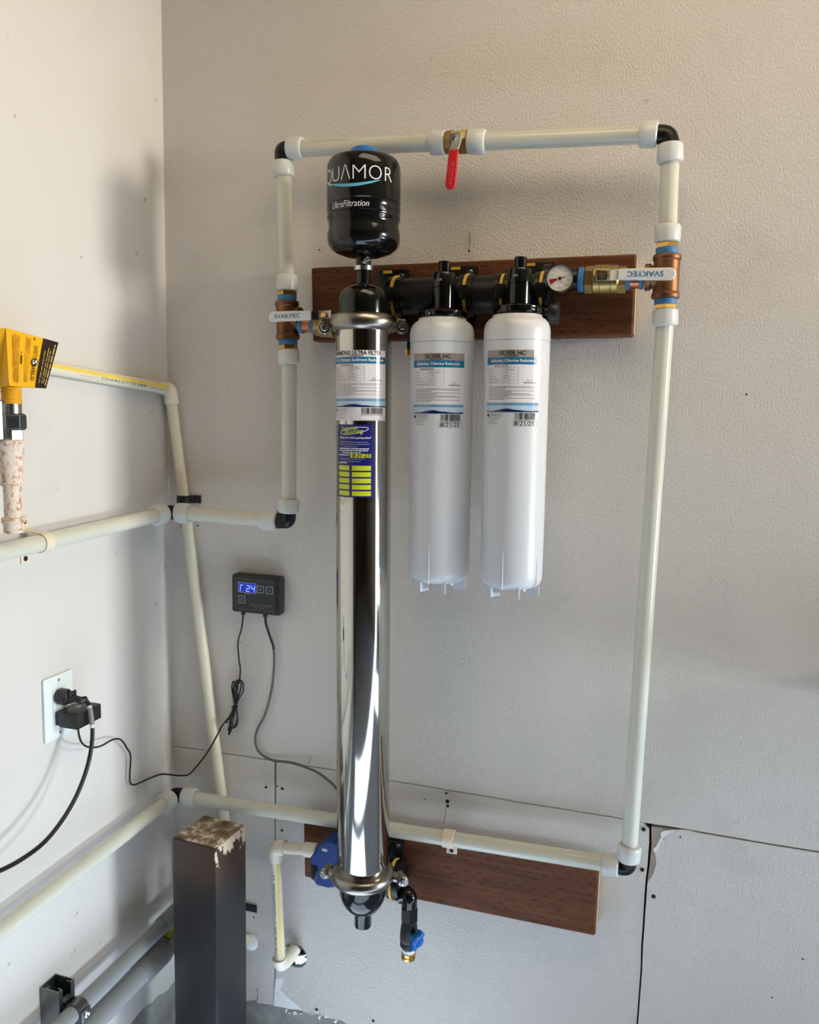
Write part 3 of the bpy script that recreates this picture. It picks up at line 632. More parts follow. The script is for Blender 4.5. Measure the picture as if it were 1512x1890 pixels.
# ------------------------------------------------------------------ pressure gauge
gc = B(1033.5, 514, 0.128)
t = thing('pressure_gauge', gc, 'round white pressure gauge with red wedge beside the white lever', 'gauge')
cdv = V((0.10, -1, 0.02)).normalized(); ex = ZD.cross(-cdv).normalized() * -1; ex = V((1, 0.10, 0)).normalized(); ez = cdv.cross(-ex).normalized(); ez = V((0, 0, 1))
S = Plane(gc, ex, ez)
G().m('bright_zinc').lathe(gc - S.n * 0.022, S.n, [(0, 0.018), (0.002, 0.0205), (0.020, 0.0208), (0.023, 0.0216), (0.0245, 0.0212), (0.0245, 0.0204), (0.0205, 0.0202)], 40).done('case', t, sharp=30)
G().m('dial').lathe(gc - S.n * 0.0012, S.n, [(0, 0.0200), (0.0012, 0.0200)], 40).done('dial', t)
g = G().m('gred'); g.poly(S, [(0.004 * math.cos(a), 0.004 * math.sin(a)) for a in (math.radians(185), math.radians(208))] + [(0.0165 * math.cos(a), 0.0165 * math.sin(a)) for a in [math.radians(214 - 6 * k) for k in range(6)]][::1], 0.0006)
g.text(S, 'PSI', 0.001, -0.0075, 0.0042, 0.0006)
for k, s in enumerate(('0', '20', '40', '60', '80', '100', '120', '140', '160')):
    a = math.radians(225 - 270 * k / 8); g.m('ink'); g.text(S, s, 0.0135 * math.cos(a), 0.0135 * math.sin(a) - 0.001, 0.0031, 0.0006, 'CENTER')
    for q in range(5):
        b = math.radians(225 - 270 * (k + q / 5) / 8)
        if k < 8 or q == 0: g.poly(S, [(r * math.cos(b + s2), r * math.sin(b + s2)) for r, s2 in ((0.0165, -0.012), (0.0185, -0.012), (0.0185, 0.012), (0.0165, 0.012))], 0.0006)
g.text(S, 'bar', 0.0, -0.0155, 0.0030, 0.0006, 'CENTER'); g.done('dial_print', t, flat=True)
a = math.radians(14); g = G().m('ink'); g.poly(S, [(-0.003, -0.0014), (0.010 * math.cos(a), 0.010 * math.sin(a) - 0.0006), (0.0098 * math.cos(a), 0.0098 * math.sin(a) + 0.0006), (-0.003, 0.0008)], 0.0022); g.done('needle', t, flat=True)
G().m('bright_brass').lathe(S.pt(0, 0, 0.0012), S.n, [(0, 0.0030), (0.0016, 0.0026)], 16).done('needle_hub', t)
G().m('zinc').cyl(gc - S.n * 0.020, gc - S.n * 0.045, 0.006, 14).done('stem', t)
# ------------------------------------------------------------------ the steel ultrafiltration vessel
VO = 0.145
def A(y): return B(671.3 - (y - 600) * 0.0011, y, VO)
v0 = A(600); vup = (A(600) - A(1620)).normalized()
T = lambda y: (A(y) - v0).dot(vup)
t = thing('filtration_vessel', A(1710), 'tall polished steel filtration tube with black top canister', 'water filter')
G().m('steel').lathe(v0, vup, [(T(1612), 0.0480), (T(1611), 0.0487), (T(1100), 0.0487), (T(598), 0.0487), (T(597), 0.047)], 96).done('steel_tube', t)
def clampring(y, name, r=0.0572, h=0.0135):
    c = A(y); u = vup
    g = G().m('clamp').lathe(c, u, [(-h - 0.001, 0.0490), (-h, 0.0515), (-h * 0.98, 0.0545), (-h * 0.62, 0.0580), (-h * 0.3, r + 0.0025), (0, r + 0.0032), (h * 0.3, r + 0.0025), (h * 0.62, 0.0580), (h * 0.98, 0.0545), (h, 0.0515), (h + 0.001, 0.0490)], 72)
    return g.done(name, t, 'brushed steel band clamp', sharp=60), c
ring, c = clampring(597, 'band_clamp')
for sgn in (1, -1):
    cdir = (CAM - c); cdir.z = 0; cdir.normalize(); rt = ZD.cross(cdir)
    e = c + rt * sgn * 0.0665 + cdir * (0.002 if sgn > 0 else 0.003) - ZD * (0.005 if sgn > 0 else 0.010)
    G().m('clamp').lathe(e - cdir * 0.012, cdir, [(0, 0.0095), (0.002, 0.0112), (0.022, 0.0112), (0.024, 0.0095)], 24).box(c + rt * sgn * 0.063, (0.010, 0.008, 0.0085), Matrix.Rotation(math.atan2(rt.y, rt.x), 3, 'Z'), 0.003).done('clamp_ear', ring)
    G().m('bright_zinc').lathe(e + cdir * 0.012, cdir, [(0, 0.0065), (0.0045, 0.0065), (0.0055, 0.0055)], 6 if sgn > 0 else 20).done('bolt', ring, sharp=30)
ring, c = clampring(1613, 'band_clamp', 0.0565, 0.0115)
for sgn, dep in ((1, 0.014), (-1, 0.012)):
    cdir = (CAM - c); cdir.z = 0; cdir.normalize(); rt = ZD.cross(cdir)
    e = c + rt * sgn * (0.072 if sgn > 0 else 0.068) + cdir * (0.018 if sgn > 0 else -0.010)
    bd = (cdir * 0.85 + rt * 0.35).normalized() if sgn > 0 else (cdir * 0.9 - rt * 0.4).normalized()
    G().m('clamp').tube([c + rt * sgn * 0.052 + cdir * dep * 0.5, e - bd * 0.002], [0.0095, 0.0090], 20).lathe(e - bd * 0.013, bd, [(0, 0.0085), (0.002, 0.0105), (0.022, 0.0105), (0.024, 0.0085)], 24).done('clamp_ear', ring)
    G().m('bright_zinc').lathe(e + bd * 0.0105, bd, [(0, 0.0070), (0.0045, 0.0070), (0.0055, 0.0058)], 24).done('bolt', ring, sharp=30)
prof = [(T(594), 0.0430), (T(560), 0.0430), (T(552), 0.0426), (T(545), 0.0412), (T(539), 0.0385), (T(534), 0.0340), (T(530), 0.0270), (T(528), 0.0195), (T(526.5), 0.0150), (T(524), 0.0122), (T(498), 0.0118)]
G().m('gloss_black').lathe(v0, vup, prof, 64).done('top_dome', t)
G().m('bright_zinc').lathe(v0, vup, [(T(500.5), 0.0125), (T(500), 0.0164), (T(492), 0.0164), (T(491.5), 0.0125)], 40).done('hose_clamp', t)
hc = A(485) + V((0.010, -0.012, 0)); G().m('bright_zinc').box(hc, (0.004, 0.004, 0.005), Matrix.Rotation(0.5, 3, 'Y'), 0.001).cyl(hc + V((-0.007, -0.002, -0.002)), hc + V((0.008, -0.002, 0.003)), 0.0028, 10).done('clamp_screw', t)
G().m('black').lathe(v0, vup, [(T(495), 0.0128), (T(472), 0.0128)], 32).done('neck', t)
tk = [(T(476), 0.0128), (T(473.5), 0.030), (T(468), 0.0455), (T(461), 0.0555), (T(453), 0.0605), (T(445), 0.0622), (T(433), 0.0622), (T(426), 0.0604), (T(418), 0.0600), (T(411), 0.0604), (T(408), 0.0624), (T(402), 0.0626), (T(400.5), 0.0614), (T(397), 0.0614), (T(395), 0.0626), (T(384), 0.0628), (T(382.5), 0.0617), (T(380), 0.0617), (T(378.5), 0.0628), (T(318), 0.0628), (T(308), 0.0618), (T(301), 0.0590), (T(296), 0.0550), (T(293), 0.0490), (T(291), 0.030)]
tank = G().m('gloss_black').lathe(v0, vup, tk, 80).done('canister', t)
G().m('blue_cap').lathe(v0, vup, [(T(296), 0.0300), (T(292), 0.0300), (T(288), 0.0285), (T(280), 0.0245), (T(275), 0.0200), (T(273), 0.0155), (T(272), 0.006)], 40).done('cap', t, 'blue plastic cap', sharp=60)
S = Cyl(v0, vup, 0.0628); rad = lambda d: math.radians(d) * 0.0628
g = G().m('whiteink'); hb = T(349.5)
for ch, dg, wd in (('\u039b', -86, 0.019), ('Q', -66, 0.0225), ('U', -46.5, 0.0165), ('\u039b', -28.5, 0.0175), ('M', -7, 0.0215), ('O', 17.5, 0.0220), ('R', 40, 0.0150)):
    g.text(S, ch, rad(dg) - wd / 2, hb + (0.0 if ch != 'R' else 0), 0.0335, 0.0005, bold=-0.018, wid=wd)
g.text(S, 'UltraFiltration', rad(-55), T(397), 0.0145, 0.0005, shear=0.25, wid=rad(8) - rad(-55), bold=-0.002)
g.m('light_blue'); rows = []
for k in range(31):
    q = k / 30; u = rad(-62 + 88 * q); c = T(351) - 0.0085 * math.sin(q * math.pi * 0.92) + 0.004 * q * q; w = 0.0024 * math.sin(math.pi * min(1, q * 1.0)) ** 0.7 + 0.0001
    rows.append((u, c - w, c + w))
g.band(S, rows, 0.0004); g.done('canister_logo', tank, 'white and light blue lettering', flat=True)
dm = [(T(1612), 0.0450), (T(1634), 0.0450), (T(1644), 0.0444), (T(1655), 0.0418), (T(1666), 0.0364), (T(1674), 0.0300), (T(1681), 0.0220), (T(1684), 0.0172), (T(1685), 0.0166), (T(1706), 0.0163), (T(1708), 0.0155)]
G().m('gloss_black').lathe(v0, vup, dm, 64).done('bottom_dome', t)
# printed labels
def data_label(S, w, h, title, sub, clear, date, stripes=True, flip=0.0):
    """origin = lower left corner at (u0, v0); all sizes in metres"""
    g = G(); u0, v0_, = S.u0, S.v0; k = w / 0.100; n = 16
    X = lambda mm: u0 + mm * k / 1000
    Y = lambda mm: v0_ + h - mm * (h / 0.122) / 1000
    R = lambda m_, a, b, c, d, e=0.0005, nn_=8: g.m(m_).rect(S, X(a), Y(d), X(c), Y(b), e, nn_)
    if not clear: R('lab_white', 0, 0, 100, 122, 0.0003, n)
    else: R('lab_white', 0, 0, 100, 96, 0.0003, n)
    if clear: R('lab_silver', 0, 0, 100, 12, 0.0004, n)
    R('lab_teal', 0, 11.5, 100, 23, 0.00045, n)
    g.m('ink').text(S, title, X(50 if clear else 46), Y(8.0), 0.0095 * k, 0.0006, 'CENTER', bold=0.022, wid=(w * 0.88 if not clear else None), sx=1.05)
    R('ink', 37, 9.3, 60, 10.4, 0.0006, 3)
    g.m('whiteink').text(S, sub, X(50), Y(19.0), 0.0068 * k, 0.0006, 'CENTER', bold=0.012, sx=0.98)
    g.m('ink').text(S, 'SPECIFICATIONS', X(31), Y(27), 0.0034 * k, 0.0006, 'CENTER', bold=0.014)
    for r in range(6): R('greyink', 5, 28.2 + r * 4.9, 62, 28.45 + r * 4.9, 0.0006, 6)
    for c in (5, 33, 61.7): R('greyink', c, 28.2, c + 0.3, 52.9, 0.0006, 1)
    for r, (a, b) in enumerate((('Capacity:', '100,000 Gallons'), ('Flow Rate:', '10 GPM'), ('Micron Rating:', '0.5 Micron'), ('Operating Pressure:', '30-90 PSI'), ('Operating Temperature:', '40 - 100 F'))):
        g.m('ink').text(S, a, X(5.6), Y(31.8 + r * 4.9), 0.0027 * k, 0.0006); g.text(S, b, X(36), Y(31.8 + r * 4.9), 0.0027 * k, 0.0006)
    g.m('ink').text(S, 'Scan To', X(80), Y(49.0), 0.0030 * k, 0.0006, 'CENTER'); R('ink', 70, 51.2, 92, 52.2, 0.0006, 3)
    for y, x1 in ((57.5, 92), (59.6, 90), (61.7, 40), (64.4, 91), (66.5, 50), (69.0, 82), (71.1, 91), (73.2, 45), (76.0, 92), (78.1, 38)): R('greyink', 5, y, x1, y + 0.75, 0.0006, 8)
    R('lab_sky', 0, 83.5, 100, 88, 0.0005, n); R('lab_pale', 0, 88, 100, 97.6, 0.0005, n)
    g.m('lab_navy'); rows = []
    for i in range(41):
        q = i / 40; hh = 97.2 - 3.8 * math.exp(-((q - 0.45) / 0.13) ** 2) - 1.7 * math.exp(-((q - 0.30) / 0.12) ** 2) - 1.5 * math.exp(-((q - 0.66) / 0.10) ** 2) - 1.2 * max(0, (q - 0.72) / 0.28)
        rows.append((X(100 * q), Y(98.4), Y(hh)))
    g.band(S, rows, 0.0006)
    g.m('ink').frame(S, X(8), Y(107.5), X(34), Y(100.5), 0.0003, 0.0006, 4); R('greyink', 10, 102.2, 32, 102.9, .0006, 3); R('greyink', 10, 104.3, 30, 105.0, .0006, 3)
    g.m('ink').add([S.pt(X(4.5) + 0.0028 * k * math.cos(j * math.pi / 8), Y(104) + 0.0028 * k * math.sin(j * math.pi / 8), 0.0006) for j in range(16)], [list(range(16))])
    for y, x1 in ((109.4, 28), (113.0, 24), (116.6, 27)): R('greyink', 4, y, x1, y + 0.8, .0006, 3)
    rnd = random.Random(5); x = 57.0
    while x < 93:
        wv = rnd.choice((0.5, 0.5, 0.9, 1.4)); R('ink', x, 99.5, x + wv, 110.2, 0.0006, 1); x += wv + rnd.choice((0.5, 0.7, 1.1))
    R('greyink', 56, 111.0, 93, 112.0, .0006, 4)
    g.m('ink').frame(S, X(54), Y(121.0), X(97), Y(113.0), 0.0003, 0.0006, 5)
    if date: g.m('ink').text(S, date, X(56), Y(119.8), 0.0098 * k, 0.0007, shear=0.2, wid=0.036 * k, bold=0.004)
    return g
S = Cyl(v0, vup, 0.0487); S.u0 = math.radians(-74) * 0.0487; S.v0 = T(776)
data_label(S, math.radians(123) * 0.0487, T(650) - T(776), 'DIAMOND ULTRA FILTER', 'UF, Ultimate Sediment Reduction', False, None).done('data_label', t, 'white printed label with teal band', flat=True)
# blue service sticker
S = Cyl(v0, vup, 0.0487); su = math.radians(-64) * 0.0487; sw_ = math.radians(86) * 0.0487; sv = T(913.5); sh = T(783) - T(913.5)
g = G().m('st_blue').rect(S, su, sv, su + sw_, sv + sh, 0.0003, 14)
X = lambda q: su + sw_ * q
Y = lambda q: sv + sh * (1 - q)
g.m('whiteink')
el = [(0.5 + 0.36 * math.cos(a), 0.085 + 0.040 * math.sin(a) + 0.03 * math.cos(a) * -1) for a in [i * math.pi / 20 for i in range(41)]]
for (a, b), (c, d) in zip(el[:-1], el[1:]):
    dx, dy = X(c) - X(a), Y(d) - Y(b); n = math.hypot(dx, dy) or 1; ox, oy = -dy / n * 0.0005, dx / n * 0.0005
    g.poly(S, [(X(a) - ox, Y(b) - oy), (X(c) - ox, Y(d) - oy), (X(c) + ox, Y(d) + oy), (X(a) + ox, Y(b) + oy)], 0.0005)
g.m('st_logo').text(S, 'Simpson', X(0.17), Y(0.098), 0.0112, 0.0007, shear=0.3, bold=0.012, wid=sw_ * 0.44, rot=0.13); g.text(S, 'Plumbing', X(0.27), Y(0.148), 0.0112, 0.0007, shear=0.3, bold=0.012, wid=sw_ * 0.48, rot=0.13)
g.m('whiteink').text(S, '"Quality work without getting soaked"', X(0.5), Y(0.192), 0.0050, 0.0005, 'CENTER', shear=0.2, bold=0.012, wid=sw_ * 0.84)
for y, a, b, mm in ((0.235, 0.1, 0.84, 'dimink'), (0.265, 0.08, 0.88, 'dimink'), (0.297, 0.25, 0.62, 'dimink'), (0.325, 0.08, 0.88, 'whiteink'), (0.352, 0.1, 0.86, 'whiteink'), (0.382, 0.2, 0.68, 'whiteink'), (0.413, 0.06, 0.40, 'whiteink'), (0.465, 0.12, 0.76, 'dimink'), (0.497, 0.16, 0.68, 'dimink'), (0.520, 0.06, 0.33, 'whiteink')):
    g.m(mm)
    q = a
    while q < b:
        wq = random.uniform(0.03, 0.09); g.rect(S, X(q), Y(y + 0.011), X(min(b, q + wq)), Y(y - 0.002), 0.0005, 2); q += wq + 0.012
g.m('st_yellow').rect(S, X(0.43), Y(0.452), X(0.92), Y(0.398), 0.0005, 5)
g.m('ink').text(S, '8-21-25', X(0.48), Y(0.445), 0.0085, 0.0008, shear=0.2, bold=0.012, wid=sw_ * 0.42)
for r in range(5):
    y = 0.562 + r * 0.0875
    for a, b in ((0.06, 0.40), (0.47, 0.92)): g.m('st_yellow').rect(S, X(a), Y(y + 0.066), X(b), Y(y), 0.0005, 5)
g.done('service_sticker', t, 'dark blue sticker with yellow boxes', flat=True)
# ------------------------------------------------------------------ the two white filter cartridges
for k, ((tx, ty), (bx_, by)) in enumerate(FT):
    Af = lambda y: B(tx + (bx_ - tx) * (y - ty) / (by - ty), y, FO)
    f0 = Af(ty); fup = (Af(ty) - Af(by)).normalized(); TT = lambda y: (Af(y) - f0).dot(fup)
    dy = 0 if k == 0 else -6; db = 0 if k == 0 else 10
    t = thing('filter_cartridge', Af(by + 12), ('white filter cartridge beside the steel tube' if k == 0 else 'white filter cartridge on the right below the gauge'), 'filter cartridge', 'white filter cartridges')
    pr = [(TT(1072 + db), 0.001), (TT(1071.5 + db), 0.034), (TT(1069 + db), 0.042), (TT(1064 + db), 0.0485), (TT(1057 + db), 0.0518), (TT(1048 + db), 0.0527), (TT(980), 0.0532), (TT(800), 0.0540), (TT(635.5 + dy / 2), 0.0546), (TT(635 + dy / 2), 0.0538), (TT(633.6 + dy / 2), 0.0538), (TT(633 + dy / 2), 0.0550), (TT(618 + dy), 0.0549), (TT(609 + dy), 0.0536), (TT(602 + dy), 0.0508), (TT(597 + dy), 0.0470), (TT(594 + dy), 0.0428), (TT(591 + dy), 0.0405), (TT(588.5 + dy), 0.0400)]
    body = G().m('filter').lathe(f0, fup, pr, 72).done('body', t, sharp=50)
    Sf = Cyl(f0, fup, 0.0525)
    for dg in ((-40, 13, 72, 130, 190, 250) if k == 0 else (-43, 16, 72, 130, 190, 250)):
        a = math.radians(dg); d = Sf.c * math.cos(a) + Sf.rt * math.sin(a); c = f0 + fup * (TT(1071 + db) - 0.004) + d * 0.0385
        w = fup.cross(d); R = Matrix((d, w, fup)).transposed()
        G().m('filter').box(c, (0.0115, 0.0013, 0.0095), R, 0.0008).done('foot_fin', body)
    for dg, y0, y1 in (((-19, 978, 1068),) if k == 0 else ((-16, 984, 1078), (52, 1010, 1078))):
        a0_ = math.radians(dg) * 0.0525; h0, h1 = TT(y1), TT(y0)
        vs = []; 
        for hh, w, e in ((h0, 0.0016, 0.0016), (h0 + (h1 - h0) * 0.6, 0.0012, 0.0012), (h1, 0.0002, 0.0002)):
            vs += [Sf.pt(a0_ - w, hh, 0.0001), Sf.pt(a0_, hh, e), Sf.pt(a0_ + w, hh, 0.0001)]
        G().m('filter').add(vs, [[0, 1, 4, 3], [1, 2, 5, 4], [3, 4, 7, 6], [4, 5, 8, 7], [0, 2, 1]]).done('rib', body)
    c = Cyl(f0, fup, 0.041).pt(math.radians(-22) * 0.041, TT(597.5 + dy), 0.004)
    G().m('filter').box(c, (0.0030, 0.003, 0.0030), Matrix.Rotation(0.8, 3, 'Y'), 0.001).done('lug', body)
    S = Cyl(f0, fup, 0.0546, 0.0538, TT(800) - TT(635)); yt, yb = (656, 789) if k == 0 else (650, 787)
    S.h2 = TT(800) - TT(635.5); S = Cyl(f0 + fup * TT(635.5), fup, 0.0546, 0.0538, TT(800) - TT(635.5))
    S.u0 = (math.radians(-58) if k == 0 else math.radians(-58)) * 0.0546; S.v0 = TT(yb) - TT(635.5)
    data_label(S, math.radians(101) * 0.0546, TT(yt) - TT(yb), 'SILVER HC', 'Sediment, Chlorine Reduction', True, '8/21/25').done('data_label', t, 'clear printed label with teal band and handwritten date', flat=True)
# ------------------------------------------------------------------ lower head, drain valve
t = thing('filter_manifold', B(735, 1600, 0.04), 'black filter head with yellow clip on the lower board', 'filter manifold')
pt_ = B(722, 1553, 0.050); pb_ = B(722, 1640, 0.050)
pl = G().m('black').box((pt_.x - 0.006, -0.0445, (pt_.z + pb_.z) / 2), (0.030, 0.006, (pt_.z - pb_.z) / 2), bev=0.0015).done('mounting_plate', t)
G().m('zinc').lathe(B(735.5, 1561, 0.0505), YD, [(0, 0.0045), (0.0018, 0.004), (0.001, 0.002)], 14).done('screw', pl)
bcl = lambda x: B(x, 1618 + (x - 700) * 0.15, 0.076)
lx = (bcl(745) - bcl(700)).normalized()
G().m('black').lathe(bcl(724), lx, [(0, 0.028), (0.001, 0.031), ((bcl(748) - bcl(724)).length - 0.004, 0.031), ((bcl(748) - bcl(724)).length, 0.026)], 32).done('barrel', t)
G().m('clip').lathe(bcl(727), lx, [(0, 0.034), (0.0008, 0.0385), (0.005, 0.0385), (0.006, 0.034)], 40).done('locking_clip', t, 'yellow locking clip')
G().m('black').lathe(bcl(727) + lx * 0.006, lx, [(0, 0.031), (0.001, 0.0365), (0.012, 0.0365), (0.014, 0.030)], 36).lathe(bcl(727) - lx * 0.007, lx, [(0, 0.031), (0.001, 0.0365), (0.006, 0.0365), (0.007, 0.030)], 36).done('clip_flange', t)
OD = 0.100
t = thing('drain_valve', B(757, 1770, OD), 'black drain valve with blue knob hanging at the lower board', 'valve')
G().m('gloss_black').tube(corner(B(738, 1654, 0.092), B(756.5, 1645, OD), B(756, 1690, OD), 0.020, 8), 0.0145, 24).done('elbow', t)
e0 = B(756, 1672, OD)
Td = lambda y: (B(756, 1672, OD) - B(756, y, OD)).length
G().m('black').lathe(e0, -ZD, [(Td(1672) , 0.0145), (Td(1674), 0.0172), (Td(1697), 0.0172), (Td(1699), 0.0150)], 6, ref=V((0.4, -1, 0))).done('union_nut', t, flat=True)
G().m('black').lathe(e0, -ZD, [(Td(1698), 0.0138), (Td(1712), 0.0165), (Td(1722), 0.0175), (Td(1732), 0.0175), (Td(1736), 0.0165), (Td(1738), 0.0172), (Td(1745), 0.0168), (Td(1750), 0.0130)], 12).done('valve_body', t, sharp=25)
G().m('white_tape').lathe(e0, -ZD, [(Td(1748), 0.0125), (Td(1750), 0.0132), (Td(1756), 0.0126), (Td(1757), 0.010)], 24).done('thread_tape', t, 'white thread tape')
G().m('bright_brass').lathe(e0, -ZD, [(Td(1756), 0.0105), (Td(1757), 0.0138), (Td(1760), 0.0138), (Td(1761), 0.0122), (Td(1763), 0.0122), (Td(1764), 0.0138), (Td(1768), 0.0138), (Td(1769), 0.011)], 24).done('hose_nipple', t, 'brass hose nipple')
kd = V((0.72, -0.69, 0)).normalized(); kb = B(758, 1722, OD)
kk = G().m('blue_cap'); kk.lathe(kb + kd * 0.010, kd, [(0, 0.0085), (0.014, 0.0085), (0.016, 0.0115), (0.021, 0.0115), (0.0225, 0.010)], 24)
sd = ZD.cross(kd); R = Matrix((kd, (sd * 0.55 + ZD * 0.83).normalized(), kd.cross((sd * 0.55 + ZD * 0.83).normalized()))).transposed()
kk.box(kb + kd * 0.025, (0.0075, 0.0185, 0.0050), R, 0.003); kk.done('knob', t, 'blue knob', sharp=50)
def stripe(S, u0, u1, v0, v1):
    g = G().m('yellow_stripe')
    for k in range(6): g.rect(S, u0, v0 + (v1 - v0) * k / 6, u1, v0 + (v1 - v0) * (k + 1) / 6, 0.0003)
    return g
# ------------------------------------------------------------------ blue motorised valve and lower cream piping
t = thing('motor_valve', B(600, 1600, 0.07), 'blue motorised valve left of the steel tube on the lower board', 'valve')
lp = [(572, 1584), (577, 1577), (584, 1568), (590, 1559), (597, 1555), (607, 1553), (618, 1554), (625, 1560), (627, 1590), (622, 1638), (606, 1640), (583, 1634), (580, 1627), (573, 1622)]
loopz = [B(x, y, 0.110) for x, y in lp]
G().m('blue_body').prism(loopz, V((0.004, 0.058, 0))).done('housing', t, 'blue plastic housing', bev=0.003)
S = Plane(B(574, 1623, 0.110), XD, ZD)
G().m('screen').box(B(580.5, 1610, 0.1102), (0.0068, 0.0012, 0.0135), bev=0.001).done('window', t, 'dark window')
S = Plane(B(599.5, 1569, 0.110), XD, ZD); el = [(0.0062 * math.cos(a), 0.0030 * math.sin(a)) for a in [i * math.pi / 10 for i in range(20)]]
G().m('whiteink').poly(S, el, 0.0004).m('gred').rect(S, -0.003, -0.0006, 0.003, 0.0006, 0.0006).done('sticker', t, 'small white oval sticker', flat=True)
CR_ = 0.0112; CO = 0.064
t = thing('cream_pipe', B(515, 1770, CO), 'short cream pipe with elbow from the blue valve down to the wall', 'pipe')
k0 = B(507.5, 1564, CO); hr = B(574, 1568.5, CO); vb = B(515, 1768, CO - 0.006)
kb_ = B(517.5, 1783, CO - 0.008)
G().m('cpvc').tube([k0 + (hr - k0) * 0.1, B(566, 1568, CO)], CR_, 24).done('pipe_horizontal', t)
G().m('cpvc').tube([k0 + (vb - k0) * 0.03, kb_], CR_, 24).done('pipe_vertical', t)
G().m('cpvc_white').cyl(B(562, 1567.5, CO), B(586, 1570, CO), 0.0145, 24, ch=0.0015).done('coupling', t)
G().m('cpvc_white').tube(corner(B(526, 1565, CO), k0, B(508.5, 1588, CO), 0.012, 8), 0.0150, 24).done('elbow', t)
wd_ = B(545.5, 1763, 0.0); G().m('cpvc_white').tube(corner(B(515.5, 1768, CO - 0.006), kb_, V((kb_.x + 0.012, -0.020, kb_.z + 0.010)), 0.014, 8), 0.0148, 24).cyl(V((kb_.x + 0.008, -0.034, kb_.z + 0.006)), V((kb_.x + 0.014, -0.012, kb_.z + 0.014)), 0.0125, 20).done('elbow', t)
S = Axial(vb, k0 - vb, CR_)
stripe(S, 0.006, (k0 - vb).length - 0.026, -0.0065, -0.0012).done('stripe', t, 'yellow printed stripe', flat=True)
g = G().m('ink'); g.text(S, 'CPVC 4120  SDR 11  CHARLOTTE PIPE  3/4', 0.008, 0.0030, 0.0062, 0.0003, wid=0.185); g.done('pipe_print', t, flat=True)
t = tag(G().m('chrome').lathe(B(545, 1764, 0.0005), YD, [(0, 0.0275), (0.0015, 0.0280), (0.004, 0.0255), (0.0075, 0.0190), (0.009, 0.0145), (0.0095, 0.0135)], 48).done('escutcheon'), 'round chrome wall escutcheon behind the cream pipe elbow', 'escutcheon')
# ------------------------------------------------------------------ long cream drain pipe in the corner
t = thing('cream_pipe', B(318, 735, 0.016), 'long cream pipe slanting down the corner from the left wall', 'pipe')
CO2 = 0.0150; ke = V((0.0165, -0.0155, L(311, 718, CO2).z - 0.001))
far = L(105, 681, CO2); dirl = (far - ke); start = ke + dirl * 2.4
dn = B(413, 1500, CO2); dirc = (dn - ke)
endp = ke + dirc * 1.31
G().m('cpvc').tube([start, ke + dirl * 0.04], CR_, 24).done('pipe_horizontal', t)
G().m('cpvc').tube([ke + dirc * 0.015, endp], CR_, 24).done('pipe_vertical', t)
G().m('cpvc_white').tube(corner(ke + dirl * 0.068, ke, ke + dirc * 0.033, 0.010, 8), 0.0146, 24).done('elbow', t)
S = Axial(start, ke - start, CR_)
ln = (ke - start).length
stripe(S, 0.02, ln - 0.022, 0.0010, 0.0078).done('stripe', t, 'yellow printed stripe', flat=True)
g = G().m('ink'); uu = ln - (far - ke).length
g.text(S, 'CHARLOTTE PIPE', uu + 0.100, -0.0042, 0.0066, 0.0003, wid=0.135); g.text(S, 'CPVC SDR 11', uu + 0.245, -0.0042, 0.0044, 0.0003, wid=0.055); g.rect(S, uu + 0.045, -0.0030, uu + 0.092, -0.0026, 0.0003); g.done('pipe_print', t, flat=True)
w0 = ke + dirc * ((ke.z - B(463, 1735).z) / -dirc.z)
G().m('gypsum').lathe(V((B(462, 1738).x, -0.001, B(462, 1738).z)), YD, [(0, 0.020), (0.004, 0.018), (0.010, 0.010), (0.014, 0.004)], 14).done('caulk_blob', t, 'lump of white caulk at the wall', sharp=80)
G().m('cpvc_white').tube([endp, V((B(462, 1738).x, -0.010, B(462, 1738).z + 0.004))], 0.0112, 20).done('pipe_stub', t)
def black_clamp(x0, x1, y, label):
    a = B(x0, y, 0.003); b = B(x1, y, 0.003); t = thing('pipe_clamp', a, label, 'pipe clamp', 'black pipe clamps')
    s = (ke.z - a.z) / -dirc.z; c = ke + dirc * s; R_ = CR_ + 0.0018
    pts = [V((c.x - R_ - 0.004, -0.0015, c.z)), V((c.x - R_, -0.003, c.z)), V((c.x - R_, c.y, c.z))] + [V((c.x - R_ * math.cos(q), c.y - R_ * math.sin(q), c.z)) for q in [math.pi * i / 10 for i in range(1, 10)]] + [V((c.x + R_, c.y, c.z)), V((c.x + R_ + 0.0005, -0.006, c.z)), V((c.x + R_ + 0.004, -0.0030, c.z)), V((b.x, -0.0030, c.z))]
    G().m('satin_black').sweep(pts, V((0, 0, 0.0165)), 0.003).done('band', t, bev=0.0006)
    G().m('satin_black').lathe(V((b.x - 0.009, -0.0042, c.z)), YD, [(0, 0.0056), (0.002, 0.0050), (0.0026, 0.002)], 16).done('screw', t); return t
black_clamp(322, 371, 919, 'black clamp holding the cream pipe above the corner elbow')
black_clamp(425, 474, 1667, 'black clamp on the cream pipe behind the steel post')
